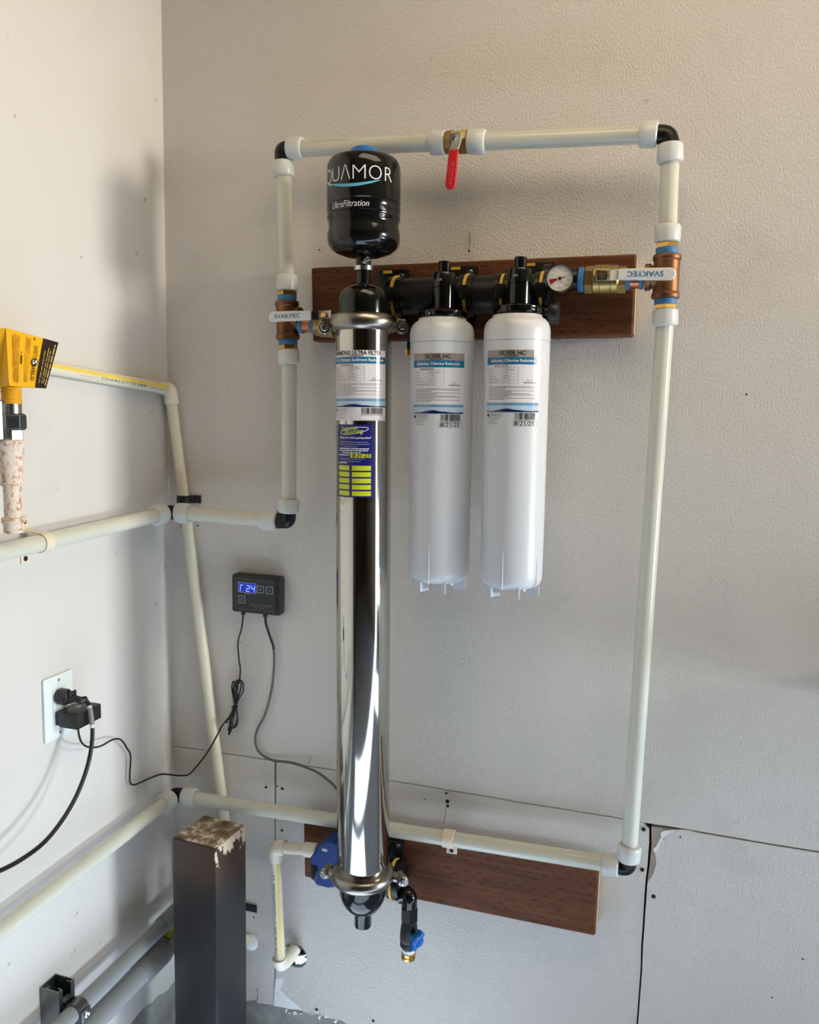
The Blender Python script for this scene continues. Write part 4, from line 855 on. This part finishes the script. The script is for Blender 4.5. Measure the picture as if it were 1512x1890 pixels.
# ------------------------------------------------------------------ straps on white pipe
pa = lp0; pb = V((0.088, -0.052, lz.z)); xs = B(830, 1540, 0.06).x; q = (xs - pa.x) / (pb.x - pa.x); sc3 = pa.lerp(pb, q); pdv = (pa - pb).normalized()
t = thing('pipe_strap', sc3, 'white strap holding the lower pipe to the lower board', 'pipe strap')
R_ = PR + 0.0016; pts = [sc3 + V((0, math.cos(q) * R_ * -1, math.sin(q) * R_)) for q in [math.radians(150 - i * 15) for i in range(17)]]
pts += [V((sc3.x, -0.0440, sc3.z - R_ - 0.002)), V((sc3.x, -0.0398, sc3.z - R_ - 0.005)), V((sc3.x, -0.0398, sc3.z - R_ - 0.027))]
G().m('cream').sweep(pts, pdv * 0.021, 0.0024).done('band', t, bev=0.0005)
G().m('hole').lathe(V((sc3.x, -0.0412, sc3.z - R_ - 0.020)), YD, [(0, 0.0042), (0.001, 0.004), (0.0006, 0.0015)], 14).done('screw', t)
sp = q0 + dd * ((L(80, 1003, 0.04).y - q0.y) / dd.y); sp = V((0.040, sp.y, sp.z)); dv = dd.normalized()
t = thing('pipe_strap', sp, 'cream two-hole strap on the upper left wall pipe', 'pipe strap')
R_ = PR + 0.0016; arc = [sp + V((math.cos(q) * R_, 0, math.sin(q) * R_)) for q in [math.radians(90 - i * 15) for i in range(13)]]
ztop, zbot = sp.z + R_, sp.z - R_
pts = [V((0.0015, sp.y, ztop + 0.024)), V((0.0015, sp.y, ztop + 0.003)), V((0.0035, sp.y, ztop)), V((0.030, sp.y, ztop))] + arc + [V((0.030, sp.y, zbot)), V((0.0035, sp.y, zbot)), V((0.0015, sp.y, zbot - 0.003)), V((0.0015, sp.y, zbot - 0.022))]
G().m('cream').sweep(pts, V((0, 0.019, 0)), 0.0024).done('band', t, bev=0.0005)
for z in (ztop + 0.016, zbot - 0.014): G().m('hole').lathe(V((0.0028, sp.y, z)), XD, [(0, 0.0046), (0.001, 0.0042), (0.0006, 0.0015)], 16).done('screw', t)
# ------------------------------------------------------------------ filter controller and its cables
t = thing('filter_controller', B(472, 1137, 0.014), 'black wall-mounted filter controller with blue display', 'controller')
x0, z1 = B(428, 1061, 0.027).x, B(470, 1062.5, 0.027).z; x1, z0 = B(516, 1137, 0.027).x, B(470, 1133, 0.027).z
tilt = Matrix.Rotation(0.0, 3, 'Y')
G().m('satin_black').box(((x0 + x1) / 2, -0.0148, (z0 + z1) / 2), ((x1 - x0) / 2, 0.0143, (z1 - z0) / 2), None, 0.006).done('housing', t)
S = Plane(((x0 + x1) / 2, -0.0291, (z0 + z1) / 2), XD, ZD); W2 = (x1 - x0) / 2; H2 = (z1 - z0) / 2
fp = G().m('panel_grey').rect(S, -W2 * 0.84, -H2 * 0.80, W2 * 0.80, H2 * 0.80, 0.0004).m('greyink'); fp = fp.frame(S, -W2 * 0.84, -H2 * 0.80, W2 * 0.80, H2 * 0.80, 0.0004, 0.0005).done('face_panel', t, 'dark grey face panel', flat=True)
fx = lambda q: -W2 + 2 * W2 * q
fz = lambda q: H2 - 2 * H2 * q
dsp = G().m('lcd_bg').rect(S, fx(0.155), fz(0.45), fx(0.525), fz(0.20), 0.0008).m('line_white').frame(S, fx(0.150), fz(0.455), fx(0.530), fz(0.195), 0.0008, 0.0010)
dsp.m('lcd_on')
def seg(u, v, w, h, code, sh=0.10):
    th = 0.0016; m_ = 0.0002
    R = {'a': (0, h - th, w, h), 'g': (0, h / 2 - th / 2, w, h / 2 + th / 2), 'd': (0, 0, w, th), 'f': (0, h / 2, th, h), 'e': (0, 0, th, h / 2), 'b': (w - th, h / 2, w, h), 'c': (w - th, 0, w, h / 2)}
    for c in code:
        a, b, c_, d = R[c]; dsp.poly(S, [(u + a + sh * b, v + b), (u + c_ + sh * b, v + b), (u + c_ + sh * d, v + d), (u + a + sh * d, v + d)], 0.0010)
seg(fx(0.185), fz(0.425), 0.0065, 0.0135, 'aef'); seg(fx(0.315), fz(0.425), 0.0078, 0.0135, 'abged'); seg(fx(0.42), fz(0.425), 0.0078, 0.0135, 'fgbc')
dsp.done('display', t, 'lit blue display', flat=True)
for u0, u1, v0_, v1 in ((0.55, 0.69, 0.245, 0.43), (0.735, 0.875, 0.245, 0.43), (0.155, 0.295, 0.545, 0.735)):
    g = G().m('panel_grey').rect(S, fx(u0), fz(v1), fx(u1), fz(v0_), 0.0008).m('line_white').frame(S, fx(u0), fz(v1), fx(u1), fz(v0_), 0.0009, 0.0010); uc = (fx(u0) + fx(u1)) / 2; vc = (fz(v0_) + fz(v1)) / 2
    g.m('dimink').poly(S, [(uc - 0.002, vc - 0.002), (uc + 0.002, vc - 0.002), (uc, vc + 0.003)], 0.0010) if u0 > 0.6 else g.m('greyink').rect(S, uc - 0.002, vc - 0.003, uc + 0.002, vc + 0.003, 0.0010)
    g.done('button', t, flat=True)
g = G().m('greyink').text(S, '\u039bQU\u039bMOR', fx(0.40), fz(0.80), 0.0088, 0.0006, wid=2 * W2 * 0.45, bold=-0.012)
rows = [(fx(0.50 + 0.20 * k / 12), fz(0.825) - 0.0016 * math.sin(math.pi * k / 12) - 0.0003, fz(0.825) - 0.0016 * math.sin(math.pi * k / 12) + 0.0003) for k in range(13)]
g.band(S, rows, 0.0006); g.rect(S, fx(0.27), fz(0.495), fx(0.40), fz(0.48), 0.0006); g.done('face_print', t, flat=True)
pl_a = V((B(449.5, 1136, 0.016).x, -0.016, z0)); pl_b = V((B(490, 1139, 0.016).x, -0.016, z0))
for p in (pl_a, pl_b): G().m('satin_black').box(p + V((0, 0, -0.003)), (0.0038, 0.004, 0.004), bev=0.001).done('cable_boot', t)
b_ = lambda x, y, o=0.016: B(x, y, o)
# black low-voltage cord with a tied bundle
up_pts = [pl_a + V((0, 0, -0.005)), b_(446, 1160), b_(439.5, 1185, 0.012), b_(441, 1215, 0.010), b_(443.8, 1235, 0.010), b_(442.5, 1252, 0.010), b_(440.5, 1262, 0.012)]
dn_pts = [b_(432, 1305, 0.012), b_(424, 1322, 0.014), b_(411, 1338, 0.030), b_(403.5, 1352, 0.036), b_(390, 1377, 0.036), b_(377, 1397, 0.034), b_(360, 1418, 0.022), b_(347, 1430, 0.016), b_(330, 1431.5, 0.012), V((0.012, -0.012, b_(318, 1430, 0.012).z)), L(300, 1429, 0.012), L(280, 1435, 0.010), L(262, 1443, 0.010), L(248, 1448.5, 0.010), L(240.5, 1445, 0.010), L(239.5, 1430, 0.010), L(241, 1395, 0.012), L(235, 1382, 0.014), L(225, 1367, 0.018), L(215, 1363.5, 0.022), L(204, 1367, 0.026), L(190, 1375, 0.032), L(178, 1379, 0.038), L(165, 1379, 0.042), L(155, 1375, 0.044), L(148.5, 1366, 0.045), L(145, 1352, 0.045), L(144.5, 1343, 0.045)]
t = thing('adapter_cable', b_(433, 1300), 'thin black cord with a tied bundle below the controller', 'cord')
G().m('cord').tube(smooth(up_pts, 6), 0.0017, 8).done('cord_upper', t); G().m('cord').tube(smooth(dn_pts, 6), 0.0018, 8).done('cord_lower', t)
kx = lambda x: 400 + x / 12.6
ky = lambda y: 1220 + y / 12.6
loops = [[(525, 440), (480, 450), (430, 500), (440, 600), (470, 700), (480, 850), (440, 1060), (400, 1300), (370, 1450), (400, 1550), (470, 1480), (490, 1300), (460, 1060), (500, 850), (560, 650), (565, 520), (525, 440)],
         [(420, 1060), (390, 850), (355, 640), (370, 500), (395, 480), (420, 520), (380, 700), (410, 900), (430, 1060), (350, 1250), (300, 1420), (330, 1550), (380, 1560), (450, 1430), (480, 1300), (440, 1060)],
         [(450, 1060), (520, 880), (600, 730), (625, 620), (610, 520), (560, 450), (510, 450), (490, 600), (470, 800), (450, 1060), (380, 1250), (330, 1400), (360, 1540), (300, 1690), (280, 1690), (320, 1550), (400, 1300), (430, 1060)],
         [(410, 1060), (420, 850), (400, 650), (420, 520), (460, 480), (450, 650), (430, 850), (430, 1060), (340, 1280), (280, 1590), (270, 1590), (310, 1420), (270, 1330), (250, 1370), (235, 1450)]]
for i, lpz in enumerate(loops):
    G().m('cord').tube(smooth([b_(kx(x), ky(y), 0.010 + 0.003 * i + 0.0015 * math.sin(j * 1.7)) for j, (x, y) in enumerate(lpz)], 5), 0.0016, 7).done('bundle_loop', t)
tw = [b_(kx(425), ky(1065), 0.0145) + V((0.0055 * math.cos(q), 0.0085 * math.sin(q), 0.0015 * math.sin(3 * q))) for q in [i * math.pi / 8 for i in range(33)]]
G().m('cord').tube(tw, 0.0010, 7).done('wire_tie', t)
# grey sensor cable
gp = [pl_b + V((0, 0, -0.005)), b_(491, 1150), b_(497, 1170, 0.012), b_(501.5, 1183, 0.010), b_(505, 1195, 0.009), b_(506.5, 1225, 0.008), b_(502, 1272, 0.008), b_(490, 1318, 0.008), b_(476, 1345, 0.008), b_(471.5, 1365, 0.008), b_(476, 1384, 0.008), b_(489, 1397, 0.008), b_(507, 1404, 0.008), b_(533, 1407, 0.010), b_(556, 1413, 0.014), b_(583, 1424, 0.024), b_(606, 1440, 0.040), b_(622, 1456, 0.060), b_(640, 1480, 0.075), b_(655, 1520, 0.085), b_(660, 1570, 0.085)]
t = thing('sensor_cable', b_(506, 1225, 0.008), 'grey cable curving from the controller behind the steel tube', 'cable')
sm = smooth(gp, 6)
G().m('greycord').tube(sm[18:], 0.0027, 10).done('cable', t); G().m('cord').tube(sm[:26], 0.0029, 10).done('black_sleeve', t)
# ------------------------------------------------------------------ outlet, adapter, plug
pl0 = L(76.5, 1256, 0); py0, py1 = -0.3862, -0.3145; pz1, pz0 = L(76, 1256).z, L(80, 1373).z
t = thing('wall_outlet', (0.003, (py0 + py1) / 2, (pz0 + pz1) / 2), 'white wall outlet plate on the left wall', 'outlet')
cy, cz = (py0 + py1) / 2, (pz0 + pz1) / 2
G().m('plate').box((0.0028, cy, cz), (0.0026, (py1 - py0) / 2, (pz1 - pz0) / 2), None, 0.0018).done('cover_plate', t)
G().m('plate').box((0.0062, cy, cz), (0.0014, 0.0167, 0.0335), None, 0.0008).done('receptacle', t)
for z in (cz + 0.048, cz - 0.048): G().m('bright_zinc').lathe(V((0.0053, cy, z)), XD, [(0, 0.0028), (0.0008, 0.0026), (0.0006, 0.001)], 12).done('screw', t)
ya, yb_ = -0.366, L(187, 1310, 0.056).y; za0, za1 = 0.1805 + Z0, 0.2080 + Z0
t = thing('power_adapter', (0.03, (ya + yb_) / 2, za0), 'black plug-in power adapter in the lower outlet socket', 'power adapter')
G().m('satin_black').box((0.0365, (ya + yb_) / 2, (za0 + za1) / 2), (0.0195, (yb_ - ya) / 2, (za1 - za0) / 2), None, 0.0022).box((0.0130, (ya + yb_) / 2 - 0.004, (za0 + za1) / 2), (0.0055, (yb_ - ya) / 2 - 0.006, (za1 - za0) / 2 - 0.0015), None, 0.002).done('body', t)
G().m('greyink').rect(Plane((0.030, ya + 0.036, za1), XD, (0, 1, 0)), -0.005, -0.006, 0.006, 0.004, 0.0004).done('rating_label', t, 'pale rating label', flat=True)
t = thing('power_plug', L(115, 1285, 0.02), 'black plug with thick cord in the upper outlet socket', 'plug')
pc = V((0.0, cy - 0.004, L(112, 1284, 0.02).z))
pp = L(112, 1285, 0.012)
G().m('satin_black').lathe(V((0.0078, pp.y, pp.z)), V((1, 0.05, -0.02)), [(0, 0.0125), (0.001, 0.0145), (0.018, 0.0145), (0.022, 0.0115), (0.024, 0.0085)], 8, ref=V((0, 0.38, 0.92))).done('plug_body', t, sharp=25, bev=0.0008)
p1 = V((0.031, pp.y + 0.002, pp.z - 0.0005)); tip = L(158, 1291, 0.052)
G().m('satin_black').box(V((0.0350, pp.y + 0.003, pp.z + 0.001)), (0.0018, 0.0085, 0.0105), None, 0.001).tube(smooth([p1, p1 + V((0.009, 0.001, -0.001)), p1 + V((0.018, 0.004, -0.004)), tip], 4), 0.0062, 14).done('strain_relief', t)
cp = [tip, L(163, 1299, 0.058), L(166, 1309, 0.063), L(168.5, 1325, 0.067), L(170.5, 1343, 0.069), L(170, 1366, 0.071), L(166, 1395, 0.073), L(156, 1432, 0.075), L(138, 1475, 0.077), L(112, 1518, 0.079), L(80, 1556, 0.080), L(40, 1586, 0.082), L(0, 1607, 0.084), L(-45, 1624, 0.086), L(-110, 1640, 0.086)]
sm = smooth(cp, 6); G().m('cord').tube(sm, 0.0037, 14).done('cord', t)
G().m('lab_white').tube(sm[9:25], 0.0043, 14).m('greyink').tube(sm[11:23], 0.0044, 14).done('cord_label', t, 'white printed wrap on the cord')
# ------------------------------------------------------------------ gas connector, warning tag and drip leg
t = thing('gas_connector', L(20, 790, 0.06), 'yellow gas connector with steel nuts under the warning tag', 'gas connector')
gx = lambda y: L(21.5 - (y - 742) * 0.010, y, 0.06)
gz = lambda y: gx(y).z
g0 = gx(742); fl = []
for i in range(10):
    z = gz(705) + (gz(743) - gz(705)) * i / 9; fl += [(z - g0.z - 0.0001 + 0.0012, 0.0135), (z - g0.z - 0.0012, 0.0155), (z - g0.z - 0.0022, 0.0135)]
G().m('flex_yellow').lathe(g0, ZD, fl, 28).done('corrugated_hose', t, 'yellow corrugated hose', sharp=60)
G().m('bright_zinc').lathe(g0, ZD, [(gz(764) - g0.z, 0.0130), (gz(763) - g0.z, 0.0142), (gz(743) - g0.z, 0.0142), (gz(741) - g0.z, 0.0128)], 28).done('sleeve', t)
G().m('zinc').lathe(g0 + V((0.0005, 0.002, 0)), ZD, [(gz(794) - g0.z, 0.0150), (gz(790) - g0.z, 0.0182), (gz(767) - g0.z, 0.0182), (gz(763) - g0.z, 0.0150)], 6, ref=V((0.9, -0.3, 0))).done('flare_nut', t, flat=True, bev=0.0008)
G().m('bright_zinc').lathe(g0 + V((0, 0.001, 0)), ZD, [(gz(814) - g0.z, 0.0150), (gz(812) - g0.z, 0.0150), (gz(794) - g0.z, 0.0150), (gz(792) - g0.z, 0.0130)], 6, ref=V((0.6, -0.8, 0))).done('hex_adapter', t, flat=True)
t = thing('gas_drip_leg', L(20, 985, 0.06), 'paint-flaked rusty iron pipe with capped end at the left edge', 'pipe')
g1 = gx(812) + V((0, -0.002, 0)); rz = lambda y: gz(y) - g1.z
G().m('rusty').lathe(g1, ZD, [(rz(896), 0.014), (rz(896), 0.0165), (rz(889), 0.0165), (rz(886), 0.0155), (rz(864), 0.0158), (rz(852), 0.0178), (rz(845), 0.0185), (rz(826), 0.0190), (rz(824), 0.0208), (rz(815), 0.0212), (rz(812), 0.0205), (rz(811), 0.014)], 32).done('reducer', t, sharp=60)
G().m('rusty').lathe(g1, ZD, [(rz(965), 0.0128), (rz(890), 0.0130)], 28).done('pipe_nipple', t)
G().m('rusty').lathe(g1, ZD, [(rz(985), 0.010), (rz(984), 0.0140), (rz(980), 0.0146), (rz(966), 0.0150), (rz(965), 0.0172), (rz(958), 0.0174), (rz(956), 0.0165), (rz(955), 0.0135)], 28).done('end_cap', t, sharp=60)
G().m('zinc').lathe(gx(775) + V((0, -0.034, 0)), ZD, [(-0.030, 0.010), (-0.028, 0.016), (0.028, 0.016), (0.030, 0.010)], 8).done('shutoff_body', t, 'grey shutoff body at the picture edge', flat=True)
# folded warning tag wrapped round the hose
t = thing('warning_tag', L(55, 660, 0.06), 'yellow and black folded warning tag on the gas connector', 'tag')
TL, TR, BR, BL = L(12, 605.5, 0.084), L(107.5, 632, 0.058), L(84.5, 717, 0.058), L(17, 712, 0.084)
BT, BB = L(-30, 607, 0.060) , L(-2, 716, 0.056)
TRb, BRb = TR + V((-0.004, 0.0, 0)), BR + V((-0.004, 0, 0))
g = G().m('tag_yellow'); TLb, BLb = TL + V((-0.048, 0.006, 0)), BL + V((-0.048, 0.006, 0))
g.add([TL, TR, BR, BL, TRb, BRb, BT, BB, TLb, BLb], [[0, 3, 2, 1], [1, 2, 5, 4], [4, 5, 9, 8], [0, 6, 7, 3], [6, 8, 9, 7]]).done('tag_body', t, flat=True, bev=0.0008)
eu = (TR - TL); ev = (TL - BL)
class Quad:
    def __init__(s): s.n = (TR - BL).cross(TL - BL).normalized(); s.n = s.n if s.n.x > 0 else -s.n
    def pt(s, u, v, e):
        a = BL.lerp(BR, u); b = TL.lerp(TR, u); return a.lerp(b, v) + s.n * e
S = Quad()
g = G().m('tag_black').rect(S, 0.685, 0.0, 1.0, 1.0, 0.0006, 4)
rnd = random.Random(3)
for u in (0.76, 0.83, 0.88, 0.945):
    v = 0.10 if u < 0.9 else 0.06
    while v < (0.72 if u < 0.9 else 0.9):
        w = rnd.uniform(0.05, 0.18); g.m('tag_gold').rect(S, u - (0.009 if u < 0.9 else 0.016), v, u + (0.009 if u < 0.9 else 0.016), min(0.93, v + w), 0.0009); v += w + 0.025
for u in [0.10, 0.125, 0.15, 0.175, 0.20, 0.225, 0.37, 0.395, 0.42, 0.445]:
    v = rnd.uniform(0.05, 0.10)
    while v < 0.9:
        w = rnd.uniform(0.10, 0.3); g.m('tag_brown').rect(S, u - 0.005, v, u + 0.005, min(0.93, v + w), 0.0007); v += w + 0.02
g.m('tag_black').rect(S, 0.27, 0.42, 0.292, 0.58, 0.0008); g.poly(S, [(0.27, 0.62), (0.295, 0.62), (0.283, 0.66)], 0.0008); g.poly(S, [(0.50, 0.92), (0.53, 0.92), (0.515, 0.97)], 0.0008)
class QText:                                                # lettering that reads downwards on the tag
    def pt(s, u, v, e): return S.pt(0.565 + v, 0.82 - u, e)
g.text(QText(), 'SAFETY', 0.0, -0.040, 0.120, 0.0010, wid=0.25, bold=-0.004); g.text(QText(), 'HIELD', 0.395, -0.040, 0.130, 0.0010, wid=0.29, bold=0.012)
cc = [(0.580 + 0.075 * math.cos(a), 0.495 + 0.072 * math.sin(a)) for a in [i * math.pi / 10 for i in range(20)]]; g.poly(S, cc, 0.0009)
g.m('whiteink').text(QText(), 'S', 0.280, -0.042, 0.150, 0.0013, wid=0.090, bold=0.015)
g.done('tag_print', t, flat=True)
# ------------------------------------------------------------------ steel post, strut channel, conduits
t = thing('steel_post', (0.193, -0.166, 0.0), 'square rusty-topped steel post standing in the corner', 'post')
R = Matrix.Rotation(-0.085, 3, 'Z'); zt = Z0 - 0.081
G().m('post').box((0.193, -0.166, zt / 2), (0.0508, 0.0508, zt / 2), R, 0.005).done('tube', t)
G().m('rustcap').box((0.193, -0.166, zt + 0.0006), (0.0470, 0.0470, 0.0016), R, 0.0014).done('top_cap', t, 'rusty cap with flaked paint')
sy0, sy1, st = -0.4165, -0.3770, 0.0024; zs = L(72, 1825).z + 0.002
t = thing('strut_channel', (0.02, (sy0 + sy1) / 2, 0.06), 'grey steel strut channel screwed upright to the left wall', 'channel')
z0_ = 0.10
def bar(g, xa, xb, ya_, yb2): g.box(((xa + xb) / 2, (ya_ + yb2) / 2, (z0_ + zs) / 2), (abs(xb - xa) / 2, abs(yb2 - ya_) / 2, (zs - z0_) / 2))
g = G().m('zinc'); bar(g, 0.0006, 0.003, sy0, sy1); bar(g, 0.003, 0.042, sy0, sy0 + st); bar(g, 0.003, 0.042, sy1 - st, sy1)
bar(g, 0.0396, 0.042, sy0 + st, sy0 + 0.0095); bar(g, 0.0396, 0.042, sy1 - 0.0095, sy1 - st); bar(g, 0.032, 0.0396, sy0 + 0.0075, sy0 + 0.0095); bar(g, 0.032, 0.0396, sy1 - 0.0095, sy1 - 0.0075)
g.done('channel', t, flat=True)
G().m('bright_zinc').lathe(V((0.003, sy0 + 0.014, zs - 0.012)), XD, [(0, 0.006), (0.004, 0.006), (0.005, 0.004)], 6).done('bolt', t, flat=True)
t = thing('grey_conduit', (0.060, -0.2, L(226.7, 1780.4, 0.060).z), 'upper grey conduit low on the left wall behind the post', 'conduit', 'grey conduits on the left wall')
cu = V((0.060, 0, L(226.7, 1780.4, 0.060).z)); G().m('conduit').cyl(V((0.060, -1.30, cu.z + 0.004)), V((0.060, -0.126, cu.z)), 0.0150, 28).done('tube', t)
G().m('conduit').lathe(V((0.060, -0.134, cu.z)), V((0, 1, 0)), [(0, 0.0155), (0.0005, 0.0184), (0.05, 0.0188), (0.12, 0.0186), (0.121, 0.015)], 32).done('coupling', t)
t = thing('grey_conduit', (0.060, -0.2, L(226.7, 1829, 0.060).z), 'lower thicker grey conduit with coupling near the post', 'conduit', 'grey conduits on the left wall')
cz_ = L(226.7, 1829, 0.062).z - 0.001
G().m('conduit').cyl(V((0.063, -1.30, cz_ + 0.004)), V((0.063, -0.07, cz_)), 0.0205, 32).done('tube', t)
y_c0 = L(268, 1800, 0.075).y
G().m('conduit').lathe(V((0.063, y_c0, cz_)), V((0, 1, 0)), [(0, 0.0210), (0.0005, 0.0246), (0.060, 0.0250), (0.075, 0.0248), (0.076, 0.021)], 36).done('coupling', t)
G().m('conduit').lathe(V((0.063, y_c0 + 0.078, cz_)), V((0, 1, 0)), [(0, 0.021), (0.001, 0.0238), (0.03, 0.0238), (0.031, 0.02)], 6).done('locknut', t, flat=True)
yl = L(305, 1745, 0.066); G().m('st_yellow').box((0.060, -0.115, cz_ + 0.0262), (0.013, 0.014, 0.0010), Matrix.Rotation(0.25, 3, 'Y')).m('ink').box((0.060, -0.116, cz_ + 0.0276), (0.002, 0.002, 0.0003), Matrix.Rotation(0.25, 3, 'Y')).done('yellow_label', t, 'yellow label', flat=True)
t = thing('conduit_clamp', (0.05, -0.392, cu.z), 'zinc conduit clamp with bolt fixed to the strut channel', 'conduit clamp')
yc = (sy0 + sy1) / 2 + 0.002; R_ = 0.0166
arc = [V((0.060 + R_ * math.cos(q), yc, cu.z + 0.0015 + R_ * math.sin(q))) for q in [math.radians(165 - 15 * i) for i in range(17)]]
G().m('zinc').sweep([V((0.0345, yc, cu.z + 0.019)), V((0.0430, yc, cu.z + 0.019)), V((0.0445, yc, cu.z + 0.010))] + arc, V((0, 0.024, 0)), 0.0020).done('strap', t, bev=0.0004)
G().m('zinc').box((0.0795, yc, cu.z - 0.004), (0.0016, 0.012, 0.011), None, 0.001).done('ear', t)
G().m('bright_zinc').lathe(V((0.0808, yc, cu.z - 0.002)), XD, [(0, 0.0065), (0.003, 0.006), (0.0045, 0.004), (0.003, 0.0015)], 18).done('bolt', t)
# added ledge, out of view on the right, put in to shade the wall
tag(G().m('wood').box((1.80, -0.062, Z0 + 0.312), (0.45, 0.060, 0.035), None, 0.004).done('shade_ledge'), 'added unseen ledge that shades the back wall beyond the right pipe', 'shade_blocker')
